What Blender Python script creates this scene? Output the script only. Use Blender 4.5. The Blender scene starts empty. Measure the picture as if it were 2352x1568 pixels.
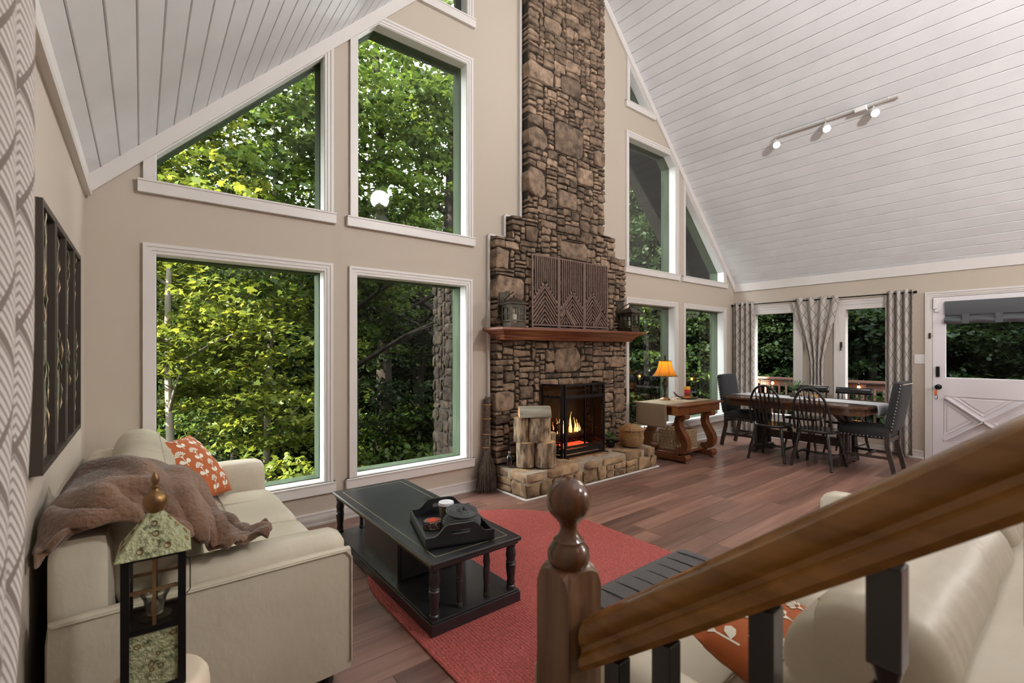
import bpy, bmesh, math, random
import numpy as np
from mathutils import Vector, Matrix, noise
PI = math.pi
R = math.radians
random.seed(7)
rng = np.random.default_rng(11)
C = bpy.context.scene.collection
SC = bpy.context.scene

# ------------------------------------------------------------------ camera, light, exposure
CAM_H = 1.382
cam_d = bpy.data.cameras.new('camera')
cam = bpy.data.objects.new('camera', cam_d)
C.objects.link(cam)
cam.location = (0, 0, CAM_H)
cam.rotation_euler = (R(90), 0, R(-38.36))
cam_d.sensor_width = 36
cam_d.lens = 36 * 1075.8 / 2352
cam_d.shift_y = 20.2 / 2352
cam_d.clip_start = 0.05
cam_d.dof.use_dof = True
cam_d.dof.focus_distance = 4.6
cam_d.dof.aperture_fstop = 4.5
SC.camera = cam
SC.view_settings.view_transform = 'Standard'
SC.view_settings.look = 'None'
SC.view_settings.exposure = 0.28
SC.view_settings.gamma = 1.0
SC.view_settings.use_curve_mapping = False
try:
    SC.cycles.max_bounces = 5
    SC.cycles.diffuse_bounces = 3
    SC.cycles.glossy_bounces = 3
    SC.cycles.transmission_bounces = 4
    SC.cycles.transparent_max_bounces = 8
    SC.cycles.use_adaptive_sampling = True
    SC.cycles.adaptive_threshold = .06
    SC.cycles.sample_clamp_indirect = 6
    SC.cycles.caustics_reflective = False
    SC.cycles.caustics_refractive = False
except Exception:
    pass

w = bpy.data.worlds.new('sky'); SC.world = w; w.use_nodes = True
wn = w.node_tree.nodes; wn.clear()
wo = wn.new('ShaderNodeOutputWorld'); wb = wn.new('ShaderNodeBackground')
wb.inputs['Color'].default_value = (0.93, 0.97, 1.0, 1)
wb.inputs['Strength'].default_value = 19
w.node_tree.links.new(wb.outputs[0], wo.inputs[0])

def lamp(name, kind, loc, energy, col=(1, 1, 1), size=.1, target=None, spot=None, blend=.6):
    d = bpy.data.lights.new(name, kind); d.energy = energy; d.color = col
    if kind in ('POINT', 'SPOT'): d.shadow_soft_size = size
    if kind == 'SPOT': d.spot_size = R(spot or 90); d.spot_blend = blend
    o = bpy.data.objects.new(name, d); C.objects.link(o); o.location = loc
    if target is not None:
        o.rotation_euler = (Vector(target) - Vector(loc)).to_track_quat('-Z', 'Y').to_euler()
    return o
sun = lamp('sun', 'SUN', (-20, -8, 20), 75, (1.0, 0.93, 0.80))
sun.data.angle = R(1.0)
sun.rotation_euler = (Vector((0.88, -0.055, -0.47))).to_track_quat('-Z', 'Y').to_euler()

# ------------------------------------------------------------------ materials
MATS = {}
def _nt(name):
    m = bpy.data.materials.new(name); m.use_nodes = True
    nt = m.node_tree; b = nt.nodes['Principled BSDF']; MATS[name] = m
    return m, nt, b
def mat(name, col, rough=.5, metal=0, col2=None, vscale=6, vstretch=(1, 1, 1), bump=0, bscale=60, bstretch=None,
        rand=0, detail=4, sheen=0, coat=0, spec=None, lo=.35, hi=.65, coords='Object'):
    """Principled with noise between two colours, optional bump, optional per-object brightness variation"""
    m, nt, b = _nt(name); L = nt.links.new; N = nt.nodes.new
    b.inputs['Roughness'].default_value = rough; b.inputs['Metallic'].default_value = metal
    if sheen: b.inputs['Sheen Weight'].default_value = sheen
    if coat: b.inputs['Coat Weight'].default_value = coat; b.inputs['Coat Roughness'].default_value = .15
    if spec is not None: b.inputs['Specular IOR Level'].default_value = spec
    tc = N('ShaderNodeTexCoord'); vec = tc.outputs[coords]
    if rand:
        oj = N('ShaderNodeObjectInfo'); va = N('ShaderNodeVectorMath'); va.operation = 'MULTIPLY_ADD'
        va.inputs[1].default_value = (37, 53, 71)
        L(oj.outputs['Random'], va.inputs[0]); L(vec, va.inputs[2]); vec = va.outputs[0]
    def noise_tex(scale, stretch, det):
        mp = N('ShaderNodeMapping'); mp.inputs['Scale'].default_value = stretch
        L(vec, mp.inputs[0])
        t = N('ShaderNodeTexNoise'); t.inputs['Scale'].default_value = scale; t.inputs['Detail'].default_value = det
        L(mp.outputs[0], t.inputs['Vector']); return t
    src = None
    if col2 is not None:
        t = noise_tex(vscale, vstretch, detail)
        r = N('ShaderNodeValToRGB'); r.color_ramp.elements[0].position = lo; r.color_ramp.elements[1].position = hi
        r.color_ramp.elements[0].color = (*col, 1); r.color_ramp.elements[1].color = (*col2, 1)
        L(t.outputs['Fac'], r.inputs[0]); src = r.outputs[0]
    if rand:
        oi = N('ShaderNodeObjectInfo'); mr = N('ShaderNodeMapRange')
        mr.inputs['To Min'].default_value = 1 - rand; mr.inputs['To Max'].default_value = 1 + rand
        L(oi.outputs['Random'], mr.inputs[0])
        mx = N('ShaderNodeHueSaturation'); L(mr.outputs[0], mx.inputs['Value'])
        if src: L(src, mx.inputs['Color'])
        else: mx.inputs['Color'].default_value = (*col, 1)
        src = mx.outputs[0]
    if src: L(src, b.inputs['Base Color'])
    else: b.inputs['Base Color'].default_value = (*col, 1)
    if bump:
        t = noise_tex(bscale, bstretch or vstretch, 5)
        bp = N('ShaderNodeBump'); bp.inputs['Strength'].default_value = bump; bp.inputs['Distance'].default_value = .01
        L(t.outputs['Fac'], bp.inputs['Height']); L(bp.outputs[0], b.inputs['Normal'])
    return m
def emis(name, col, strength):
    m, nt, b = _nt(name)
    b.inputs['Base Color'].default_value = (*col, 1)
    b.inputs['Emission Color'].default_value = (*col, 1); b.inputs['Emission Strength'].default_value = strength
    return m
def glassy(name, tint=(1, 1, 1), refl=.05, rough=0.02, veil=None):
    m, nt, b = _nt(name); N = nt.nodes.new; L = nt.links.new
    out = nt.nodes['Material Output']; nt.nodes.remove(b)
    t = N('ShaderNodeBsdfTransparent'); t.inputs[0].default_value = (*tint, 1)
    g = N('ShaderNodeBsdfGlossy'); g.inputs['Roughness'].default_value = rough
    lw = N('ShaderNodeFresnel'); lw.inputs[0].default_value = 1.45
    ml = N('ShaderNodeMath'); ml.operation = 'MULTIPLY'; ml.inputs[1].default_value = refl / .04
    mx = N('ShaderNodeMixShader'); L(lw.outputs[0], ml.inputs[0]); L(ml.outputs[0], mx.inputs[0])
    L(t.outputs[0], mx.inputs[1]); L(g.outputs[0], mx.inputs[2]); L(mx.outputs[0], out.inputs[0])
    return m

mat('wall_paint', (.54, .465, .385), .75, bump=.04, bscale=180)
mat('ceiling_paint', (.86, .87, .89), .5, col2=(.80, .81, .83), vscale=2.5, rand=.025, bump=.03, bscale=40, bstretch=(1, .1, 1))
mat('groove_dark', (.12, .10, .09), .8)
mat('trim_white', (.73, .69, .66), .38)
mat('jamb_white', (.90, .90, .88), .4)
mat('ext_green', (0.0715, 0.0990, 0.0578), .7, col2=(0.0990, 0.1320, 0.0853), vscale=14, vstretch=(1, 1, .2), spec=.08)
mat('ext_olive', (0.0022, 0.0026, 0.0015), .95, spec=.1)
glassy('window_glass', (.97, .98, .97), .006)
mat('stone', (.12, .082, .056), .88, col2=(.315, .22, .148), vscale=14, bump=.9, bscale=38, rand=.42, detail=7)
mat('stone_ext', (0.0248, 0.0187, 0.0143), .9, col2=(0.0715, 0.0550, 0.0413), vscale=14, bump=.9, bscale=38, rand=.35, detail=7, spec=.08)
mat('stone_core', (.035, .026, .02), .95)
mat('hearth_stone', (.17, .10, .052), .85, col2=(.42, .29, .17), vscale=7, bump=.9, bscale=24, rand=.36, detail=7)
mat('mortar', (.34, .28, .21), .95, col2=(.44, .37, .28), vscale=20, bump=.6, bscale=70)
mat('floor_wood', (.15, .075, .058), .30, col2=(.28, .155, .12), vscale=3.2, vstretch=(.35, 6, 6), bump=.08, bscale=10, bstretch=(.6, 10, 10), rand=.34, detail=8, lo=.3, hi=.72)
mat('mantel_wood', (.14, .042, .020), .3, col2=(.235, .080, .038), vscale=5, vstretch=(.5, 8, 8), detail=6)
mat('walnut_slat', (.135, .078, .06), .6, col2=(.19, .115, .09), vscale=9, vstretch=(6, 6, .6), rand=.12)
mat('leather', (.60, .54, .43), .44, col2=(.53, .47, .365), vscale=2.2, bump=.35, bscale=11, bstretch=(1.6, .7, 1))
mat('leather_seam', (.50, .44, .34), .6)
mat('black_wood', (.016, .016, .018), .33, col2=(.024, .024, .027), vscale=7, spec=.7)
mat('inlay_worn_glint', (.20, .19, .12), .4)  # inlay lines, and the worn table edge with its painted highlight
mat('black_metal', (.012, .012, .013), .42, metal=.6)
mat('dark_bronze', (.035, .026, .018), .5, metal=.45, col2=(.075, .06, .036), vscale=20)
mat('brass', (.45, .28, .10), .35, metal=.9)
mat('chrome', (.7, .7, .7), .25, metal=1)
mat('cherry_wood', (.13, .040, .014), .28, col2=(.21, .072, .025), vscale=4, vstretch=(1, 1, 4), detail=6, coat=.2)
mat('rail_oak', (.13, .054, .009), .24, col2=(.30, .135, .024), vscale=5, vstretch=(7, .8, 5), detail=7, coat=.3, lo=.3, hi=.7)
mat('newel_oak', (.115, .055, .028), .34, col2=(.20, .105, .055), vscale=6, vstretch=(7, 7, .5), detail=7, coat=.2)
mat('ball_oak', (.060, .020, .007), .18, col2=(.12, .042, .012), vscale=6, vstretch=(5, 5, 1), detail=6, coat=.5)
mat('table_wood', (.075, .034, .018), .2, col2=(.13, .062, .034), vscale=4, vstretch=(6, .6, 6), coat=.3)
mat('windsor_black', (.014, .013, .013), .24, coat=.4)
mat('espresso', (.05, .033, .025), .4)
mat('charcoal_linen', (.030, .031, .035), .9, col2=(.045, .046, .051), vscale=220, sheen=.05, bump=.1, bscale=300)
mat('slate_wool', (.075, .07, .072), .95, col2=(.11, .10, .10), vscale=160, bump=.2, bscale=220)
mat('seagrass', (.30, .175, .075), .85, col2=(.42, .27, .13), vscale=60, vstretch=(1, 1, 3), bump=.6, bscale=120)
mat('twig', (.075, .05, .035), .9, col2=(.16, .12, .09), vscale=30)
mat('bark', (.085, .056, .034), .95, col2=(.46, .34, .22), vscale=22, vstretch=(1, 1, .35), bump=1.0, bscale=30, bstretch=(1.4, 1.4, .3), rand=.15)
mat('bark_grey', (.17, .145, .11), .9, col2=(.36, .33, .26), vscale=9, vstretch=(.3, 2, 2), bump=.4, bscale=24)
mat('cut_wood', (.62, .36, .14), .8, col2=(.74, .48, .22), vscale=18, bump=.3, bscale=50)
mat('black_glass', (.008, .008, .01), .06, coat=1)
mat('runner_linen', (.30, .25, .17), .9, col2=(.37, .31, .22), vscale=40, vstretch=(.2, 1, 6), bump=.3, bscale=150, bstretch=(.2, 1, 4))
mat('runner_white', (.72, .72, .74), .85, bump=.4, bscale=90)
mat('orange_cotton', (.42, .105, .028), .9, bump=.12, bscale=240)
mat('cream_print', (.80, .74, .62), .9)
mat('fur', (.105, .052, .028), .95, col2=(.24, .135, .082), vscale=5, sheen=.35, bump=.9, bscale=75, detail=6)
mat('verdigris', (.085, .10, .045), .5, metal=.3, col2=(.42, .44, .26), vscale=60, detail=7, bump=1.0, bscale=110, lo=.30, hi=.50)
mat('copper_aged', (.20, .10, .05), .42, metal=.7, col2=(.30, .20, .10), vscale=14)
mat('ochre_metal', (.30, .17, .05), .36, metal=.7, col2=(.16, .09, .05), vscale=12)
mat('wax', (.86, .80, .66), .5)
glassy('clear_glass', (.97, .98, .97), .03)
mat('stool_cream', (.72, .60, .46), .4)
mat('frame_dark', (.045, .034, .026), .5)
mat('panel_taupe', (.16, .125, .10), .8)
mat('shard_green', (.22, .27, .16), .45, metal=.3, col2=(.48, .46, .34), vscale=20)
mat('shard_amber', (.55, .34, .15), .5, col2=(.75, .62, .45), vscale=20)
mat('door_white', (.84, .79, .82), .4)
mat('shade_grey', (.10, .105, .115), .9, bump=.08, bscale=200)
mat('plate_white', (.85, .82, .79), .4)
mat('rope_grey', (.085, .09, .092), .9, bump=.5, bscale=140)
mat('tumbler_brown', (.10, .075, .055), .5)
mat('lid_white', (.75, .76, .80), .4)
mat('red_felt', (.62, .055, .018), .9, bump=.4, bscale=160)
mat('dark_weave', (.06, .04, .035), .9, col2=(.50, .30, .22), vscale=120, lo=.52, hi=.62)
mat('wicker', (.34, .23, .12), .8, col2=(.52, .38, .22), vscale=40, bump=.3, bscale=90)
mat('candle_yellow', (.80, .42, .03), .5); mat('candle_red', (.48, .02, .025), .5)
mat('candle_maroon', (.16, .02, .015), .5); mat('candle_orange', (.72, .17, .02), .5)
mat('leaf_metal', (.10, .07, .055), .5, metal=.4)
mat('paper_white', (.8, .8, .8), .8)
mat('ink_dark', (.05, .05, .055), .8)
mat('plant_green', (.05, .13, .035), .5, col2=(.10, .22, .06), vscale=12)
mat('deck_wood', (0.0550, 0.0275, 0.0209), .75, col2=(0.0798, 0.0440, 0.0341), vscale=5, vstretch=(6, .4, 1), rand=.1, spec=.08)
mat('char_log', (.02, .014, .011), .9, col2=(.08, .055, .04), vscale=20, bump=1, bscale=30)
mat('firebox_black', (.006, .005, .0045), .95)
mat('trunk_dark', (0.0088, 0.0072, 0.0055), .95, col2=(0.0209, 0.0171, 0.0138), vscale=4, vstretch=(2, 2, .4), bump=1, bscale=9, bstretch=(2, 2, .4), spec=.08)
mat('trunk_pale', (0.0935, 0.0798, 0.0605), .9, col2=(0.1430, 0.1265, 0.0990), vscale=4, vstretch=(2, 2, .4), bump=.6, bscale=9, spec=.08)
mat('forest_floor', (0.0099, 0.0116, 0.0050), 1, col2=(0.0231, 0.0193, 0.0099), vscale=.8, spec=.08)
mat('roof_ext', (.05, .05, .05), .9)
emis('bulb_face', (1.0, .93, .82), 40)
emis('string_bulb', (1.0, .36, .08), 26)
emis('ember', (1.0, .13, .05), .9)
emis('flame_yellow', (1.0, .50, .14), 4.5)
emis('flame_orange', (1.0, .26, .05), 3.2)
mat('can_white', (.85, .84, .82), .4)
mat('green_glass', (.02, .05, .02), .2)

def leaf_mat(name, a, b_, tr=.45, trc=None):
    m, nt, b = _nt(name); N = nt.nodes.new; L = nt.links.new
    out = nt.nodes['Material Output']
    g = N('ShaderNodeNewGeometry'); r = N('ShaderNodeValToRGB')
    r.color_ramp.elements[0].color = (*a, 1); r.color_ramp.elements[1].color = (*b_, 1)
    L(g.outputs['Random Per Island'], r.inputs[0]); L(r.outputs[0], b.inputs['Base Color'])
    b.inputs['Roughness'].default_value = .5; b.inputs['Specular IOR Level'].default_value = .1
    t = N('ShaderNodeBsdfTranslucent'); hs = N('ShaderNodeHueSaturation'); hs.inputs['Value'].default_value = 1.9; hs.inputs['Hue'].default_value = .475
    L(r.outputs[0], hs.inputs['Color']); L(hs.outputs[0], t.inputs[0])
    mx = N('ShaderNodeMixShader'); mx.inputs[0].default_value = tr
    L(b.outputs[0], mx.inputs[1]); L(t.outputs[0], mx.inputs[2]); L(mx.outputs[0], out.inputs[0])
    return m
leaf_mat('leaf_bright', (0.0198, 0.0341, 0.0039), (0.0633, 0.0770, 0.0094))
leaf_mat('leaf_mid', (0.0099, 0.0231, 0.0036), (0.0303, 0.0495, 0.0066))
leaf_mat('leaf_dark', (0.0030, 0.0077, 0.0028), (0.0094, 0.0171, 0.0044))  # darkest leaves for the shaded woods; shade put into the colour

def island_mat(name, base):
    """same look as `base`, but the brightness varies by mesh island instead of by object"""
    m = MATS[base].copy(); m.name = name; MATS[name] = m; nt = m.node_tree
    ois = [n for n in nt.nodes if n.type == 'OBJECT_INFO']
    g = nt.nodes.new('ShaderNodeNewGeometry')
    for l in list(nt.links):
        if l.from_node in ois: nt.links.new(g.outputs['Random Per Island'], l.to_socket)
    return m
island_mat('stone_small', 'stone')

# pleated curtain cloth: diamonds with nested chevrons, woven pattern in cloth coordinates (metres)
def curtain_mat():
    m, nt, b = _nt('curtain_cloth'); N = nt.nodes.new; L = nt.links.new
    uv = N('ShaderNodeUVMap'); sp = N('ShaderNodeSeparateXYZ'); L(uv.outputs[0], sp.inputs[0])
    def mth(op, a, b2=None, c=None):
        n = N('ShaderNodeMath'); n.operation = op
        for i, x in enumerate((a, b2, c)):
            if x is None: continue
            if isinstance(x, (int, float)): n.inputs[i].default_value = x
            else: L(x, n.inputs[i])
        return n.outputs[0]
    a = mth('DIVIDE', mth('PINGPONG', sp.outputs[0], .07), .07)
    c = mth('DIVIDE', mth('PINGPONG', sp.outputs[1], .095), .095)
    s = mth('ADD', a, c)                                   # 0..2, nested diamonds
    fr = mth('FRACT', mth('MULTIPLY', mth('ADD', a, mth('DIVIDE', sp.outputs[1], .095)), 6.0))
    st = mth('LESS_THAN', fr, .42)
    bold = mth('LESS_THAN', mth('ABSOLUTE', mth('SUBTRACT', s, 1.0)), .085)
    f = mth('MAXIMUM', mth('MULTIPLY', st, .78), bold)
    mx = N('ShaderNodeMix'); mx.data_type = 'RGBA'
    mx.inputs[6].default_value = (.62, .57, .53, 1); mx.inputs[7].default_value = (.215, .175, .15, 1)
    L(f, mx.inputs[0]); L(mx.outputs[2], b.inputs['Base Color']); b.inputs['Roughness'].default_value = .9
    bp = N('ShaderNodeBump'); bp.inputs['Strength'].default_value = .25; bp.inputs['Distance'].default_value = .004
    L(f, bp.inputs['Height']); L(bp.outputs[0], b.inputs['Normal'])
curtain_mat()

# braided rug: rings follow a racetrack round the centre line (object coordinates, length along Y)
RUG_R, RUG_L = .905, .75
def rug_mat():
    m, nt, b = _nt('rug_braid'); N = nt.nodes.new; L = nt.links.new
    tc = N('ShaderNodeTexCoord'); sp = N('ShaderNodeSeparateXYZ'); L(tc.outputs['Object'], sp.inputs[0])
    def mth(op, a, b2=None, c=None):
        n = N('ShaderNodeMath'); n.operation = op
        for i, x in enumerate((a, b2, c)):
            if x is None: continue
            if isinstance(x, (int, float)): n.inputs[i].default_value = x
            else: L(x, n.inputs[i])
        return n.outputs[0]
    y = mth('MAXIMUM', mth('SUBTRACT', mth('ABSOLUTE', sp.outputs[1]), RUG_L), 0.0)
    d = mth('SQRT', mth('ADD', mth('MULTIPLY', sp.outputs[0], sp.outputs[0]), mth('MULTIPLY', y, y)))
    ring = mth('PINGPONG', d, .0085)
    groove = mth('LESS_THAN', ring, .0012)
    t = N('ShaderNodeTexNoise'); t.inputs['Scale'].default_value = 150; t.inputs['Detail'].default_value = 3
    L(tc.outputs['Object'], t.inputs['Vector'])
    r = N('ShaderNodeValToRGB'); r.color_ramp.elements[0].position = .32; r.color_ramp.elements[1].position = .62
    r.color_ramp.elements[0].color = (.20, .04, .035, 1); r.color_ramp.elements[1].color = (.50, .105, .09, 1)
    L(t.outputs['Fac'], r.inputs[0])
    mx = N('ShaderNodeMix'); mx.data_type = 'RGBA'; mx.inputs[7].default_value = (.12, .022, .02, 1)
    L(mth('MULTIPLY', groove, .55), mx.inputs[0]); L(r.outputs[0], mx.inputs[6])
    L(mx.outputs[2], b.inputs['Base Color']); b.inputs['Roughness'].default_value = .95
    h = mth('ADD', mth('MULTIPLY', ring, 80), mth('MULTIPLY', t.outputs['Fac'], .7))
    bp = N('ShaderNodeBump'); bp.inputs['Strength'].default_value = .6; bp.inputs['Distance'].default_value = .006
    L(h, bp.inputs['Height']); L(bp.outputs[0], b.inputs['Normal'])
rug_mat()
def shade_mat(name, col, trans):
    m, nt, b = _nt(name); N = nt.nodes.new; L = nt.links.new; out = nt.nodes['Material Output']
    tc = N('ShaderNodeTexCoord'); t = N('ShaderNodeTexNoise'); mp = N('ShaderNodeMapping'); mp.inputs['Scale'].default_value = (1, 1, .12)
    t.inputs['Scale'].default_value = 60; L(tc.outputs['Object'], mp.inputs[0]); L(mp.outputs[0], t.inputs['Vector'])
    r = N('ShaderNodeValToRGB'); r.color_ramp.elements[0].color = (*[c * .75 for c in col], 1); r.color_ramp.elements[1].color = (*col, 1)
    L(t.outputs['Fac'], r.inputs[0]); L(r.outputs[0], b.inputs['Base Color']); b.inputs['Roughness'].default_value = .7
    tr = N('ShaderNodeBsdfTranslucent'); L(r.outputs[0], tr.inputs[0])
    mx = N('ShaderNodeMixShader'); mx.inputs[0].default_value = trans
    L(b.outputs[0], mx.inputs[1]); L(tr.outputs[0], mx.inputs[2]); L(mx.outputs[0], out.inputs[0])
shade_mat('amber_silk', (.85, .36, .04), .65)
mat('fire_brick', (.022, .016, .012), .95, col2=(.05, .036, .027), vscale=16, bump=.8, bscale=25)

# ------------------------------------------------------------------ mesh helpers
class MB:
    def __init__(s): s.v = []; s.f = []; s.uv = None
    def add(s, vs, fs):
        n = len(s.v); s.v += [tuple(p) for p in vs]; s.f += [tuple(i + n for i in f) for f in fs]; return s
    def box(s, x0, x1, y0, y1, z0, z1, mtx=None):
        vs = [Vector(p) for p in ((x0, y0, z0), (x1, y0, z0), (x1, y1, z0), (x0, y1, z0), (x0, y0, z1), (x1, y0, z1), (x1, y1, z1), (x0, y1, z1))]
        if mtx: vs = [mtx @ p for p in vs]
        return s.add(vs, [(0, 3, 2, 1), (4, 5, 6, 7), (0, 1, 5, 4), (1, 2, 6, 5), (2, 3, 7, 6), (3, 0, 4, 7)])
    def bar(s, p0, p1, w, h, up=(0, 0, 1), w2=None, h2=None):
        p0 = Vector(p0); p1 = Vector(p1); d = (p1 - p0).normalized(); u = Vector(up)
        if abs(d.dot(u)) > .99: u = Vector((1, 0, 0))
        a = d.cross(u).normalized(); b = a.cross(d)
        w2 = w if w2 is None else w2; h2 = h if h2 is None else h2
        vs = []
        for p, ww, hh in ((p0, w, h), (p1, w2, h2)):
            for i, j in ((-1, -1), (1, -1), (1, 1), (-1, 1)): vs.append(p + a * (i * ww / 2) + b * (j * hh / 2))
        return s.add(vs, [(3, 2, 1, 0), (4, 5, 6, 7), (0, 1, 5, 4), (1, 2, 6, 5), (2, 3, 7, 6), (3, 0, 4, 7)])
    def prism(s, poly, t0, t1, plane='XZ'):
        """extrude a 2-D polygon: plane XZ -> along Y, YZ -> along X, XY -> along Z"""
        def P(a, b, t): return {'XZ': (a, t, b), 'YZ': (t, a, b), 'XY': (a, b, t)}[plane]
        n = len(poly); vs = [P(a, b, t0) for a, b in poly] + [P(a, b, t1) for a, b in poly]
        return s.add(vs, [tuple(range(n - 1, -1, -1)), tuple(range(n, 2 * n))] + [(i, (i + 1) % n, n + (i + 1) % n, n + i) for i in range(n)])
    def lathe(s, prof, seg=20, c=(0, 0, 0), mtx=None, twist=0, lobes=0, depth=0):
        vs = []; m = len(prof)
        for k, (r, z) in enumerate(prof):
            for i in range(seg):
                a = 2 * PI * i / seg + twist * z
                rr = r * (1 + depth * math.cos(lobes * (2 * PI * i / seg))) if lobes else r
                p = Vector((rr * math.cos(a), rr * math.sin(a), z))
                if mtx: p = mtx @ p
                vs.append(p + Vector(c))
        fs = [(k * seg + i, k * seg + (i + 1) % seg, (k + 1) * seg + (i + 1) % seg, (k + 1) * seg + i) for k in range(m - 1) for i in range(seg)]
        if prof[0][0] > 1e-5: fs.append(tuple(range(seg - 1, -1, -1)))
        if prof[-1][0] > 1e-5: fs.append(tuple((m - 1) * seg + i for i in range(seg)))
        return s.add(vs, fs)
    def tube(s, pts, r, seg=8, closed=False):
        pts = [Vector(p) for p in pts]; n = len(pts); rs = r if isinstance(r, (list, tuple)) else [r] * n
        vs = []; prev = None
        for i, p in enumerate(pts):
            if closed: d = pts[(i + 1) % n] - pts[i - 1]
            else: d = pts[min(i + 1, n - 1)] - pts[max(i - 1, 0)]
            d = d.normalized() if d.length > 1e-9 else Vector((0, 0, 1))
            if prev is None:
                u = Vector((0, 0, 1)) if abs(d.z) < .9 else Vector((1, 0, 0)); a = d.cross(u).normalized()
            else:
                a = prev - d * prev.dot(d)
                a = a.normalized() if a.length > 1e-6 else d.orthogonal().normalized()
            prev = a; b = d.cross(a)
            for k in range(seg):
                t = 2 * PI * k / seg; vs.append(p + (a * math.cos(t) + b * math.sin(t)) * rs[i])
        m = n if closed else n - 1
        fs = [(i * seg + k, i * seg + (k + 1) % seg, ((i + 1) % n) * seg + (k + 1) % seg, ((i + 1) % n) * seg + k) for i in range(m) for k in range(seg)]
        if not closed: fs += [tuple(range(seg - 1, -1, -1)), tuple((n - 1) * seg + k for k in range(seg))]
        return s.add(vs, fs)
    def sheet(s, fn, nu, nv, uvfn=None):
        vs = [fn(i / nu, j / nv) for j in range(nv + 1) for i in range(nu + 1)]
        fs = [(j * (nu + 1) + i, j * (nu + 1) + i + 1, (j + 1) * (nu + 1) + i + 1, (j + 1) * (nu + 1) + i) for j in range(nv) for i in range(nu)]
        if uvfn: s.uv = [uvfn(i / nu, j / nv) for j in range(nv + 1) for i in range(nu + 1)]
        return s.add(vs, fs)
    def puff(s, x0, x1, y0, y1, z0, z1, r=.05, bulge=(0, 0, 0), n=8, mtx=None, wob=0, seed=0):
        """rounded upholstered block; bulge = how far each face swells in x, y, z"""
        cx, cy, cz = (x0 + x1) / 2, (y0 + y1) / 2, (z0 + z1) / 2; hx, hy, hz = (x1 - x0) / 2, (y1 - y0) / 2, (z1 - z0) / 2
        r = min(r, hx, hy, hz); vs = []; fs = []
        def emit(p):
            q = Vector([max(-h + r, min(h - r, t * h)) for t, h in zip(p, (hx, hy, hz))])
            full = Vector((p[0] * hx, p[1] * hy, p[2] * hz)); d = full - q
            d = d.normalized() * r if d.length > 1e-9 else Vector((0, 0, 0))
            v = q + d
            k = [1 - (v[i] / (hx, hy, hz)[i]) ** 2 for i in range(3)]
            v = v + Vector((math.copysign(bulge[0] * max(k[1], 0) ** .6 * max(k[2], 0) ** .6, p[0]) * abs(p[0]) ** 2,
                            math.copysign(bulge[1] * max(k[0], 0) ** .6 * max(k[2], 0) ** .6, p[1]) * abs(p[1]) ** 2,
                            math.copysign(bulge[2] * max(k[0], 0) ** .6 * max(k[1], 0) ** .6, p[2]) * abs(p[2]) ** 2))
            if wob: v = v + noise.noise_vector(Vector((v.x * 4 + seed, v.y * 4, v.z * 4))) * wob
            v = v + Vector((cx, cy, cz))
            return mtx @ v if mtx else v
        g = [math.sin((i / n - .5) * PI) * .35 + (2 * i / n - 1) * .65 for i in range(n + 1)]
        for ax in range(3):
            for sg in (-1, 1):
                base = len(vs)
                for a in g:
                    for b in g:
                        p = [0, 0, 0]; p[ax] = sg; p[(ax + 1) % 3] = a; p[(ax + 2) % 3] = b; vs.append(emit(p))
                for i in range(n):
                    for j in range(n):
                        q = (base + i * (n + 1) + j, base + (i + 1) * (n + 1) + j, base + (i + 1) * (n + 1) + j + 1, base + i * (n + 1) + j + 1)
                        fs.append(q if sg > 0 else q[::-1])
        s.merge = True
        return s.add(vs, fs)
    def build(s, name, m, parent=None, smooth=True, bevel=0, ang=38, weld=None, segs=2):
        me = bpy.data.meshes.new(name); me.from_pydata(s.v, [], s.f)
        if s.uv:
            ul = me.uv_layers.new(name='UVMap')
            for lp in me.loops: ul.data[lp.index].uv = s.uv[lp.vertex_index]
        if getattr(s, 'merge', False) or weld:
            bm = bmesh.new(); bm.from_mesh(me); bmesh.ops.remove_doubles(bm, verts=bm.verts, dist=weld or 1e-4); bm.to_mesh(me); bm.free()
        me.validate()
        me.materials.append(MATS[m] if isinstance(m, str) else m)
        if smooth:
            me.shade_smooth(); me.set_sharp_from_angle(angle=R(ang))
        o = bpy.data.objects.new(name, me); C.objects.link(o)
        if parent: o.parent = parent
        if bevel:
            md = o.modifiers.new('edge', 'BEVEL'); md.width = bevel; md.segments = segs; md.limit_method = 'ANGLE'; md.angle_limit = R(40)
        return o
def B(*a): return MB().box(*a)
def tag(o, label, cat, group=None, kind=None):
    o['label'] = label; o['category'] = cat
    if group: o['group'] = group
    if kind: o['kind'] = kind
    return o
def thing(name, label, cat, loc=(0, 0, 0), rz=0, group=None, kind=None):
    o = bpy.data.objects.new(name, None); C.objects.link(o); o.location = loc; o.rotation_euler = (0, 0, rz); o.empty_display_size = .1
    return tag(o, label, cat, group, kind)
def struct(name, mb, m, label, cat, parent=None, **k):
    o = mb.build(name, m, parent, **k)
    if not parent: tag(o, label, cat, kind='structure')
    return o
def copy_tree(o, parent=None):
    c = o.copy(); C.objects.link(c)
    if parent: c.parent = parent
    for ch in list(o.children): copy_tree(ch, c)
    return c
def lerp(a, b, t): return a + (b - a) * t
def stadium(w, h, n=10, cx=0, cy=0):
    """rounded slot outline"""
    r = h / 2; pts = []
    for sgn in (1, -1):
        for i in range(n + 1):
            a = -PI / 2 + PI * i / n
            pts.append((cx + sgn * (w / 2 - r) + sgn * r * math.cos(a), cy + sgn * r * math.sin(a)))
    return pts

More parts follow.
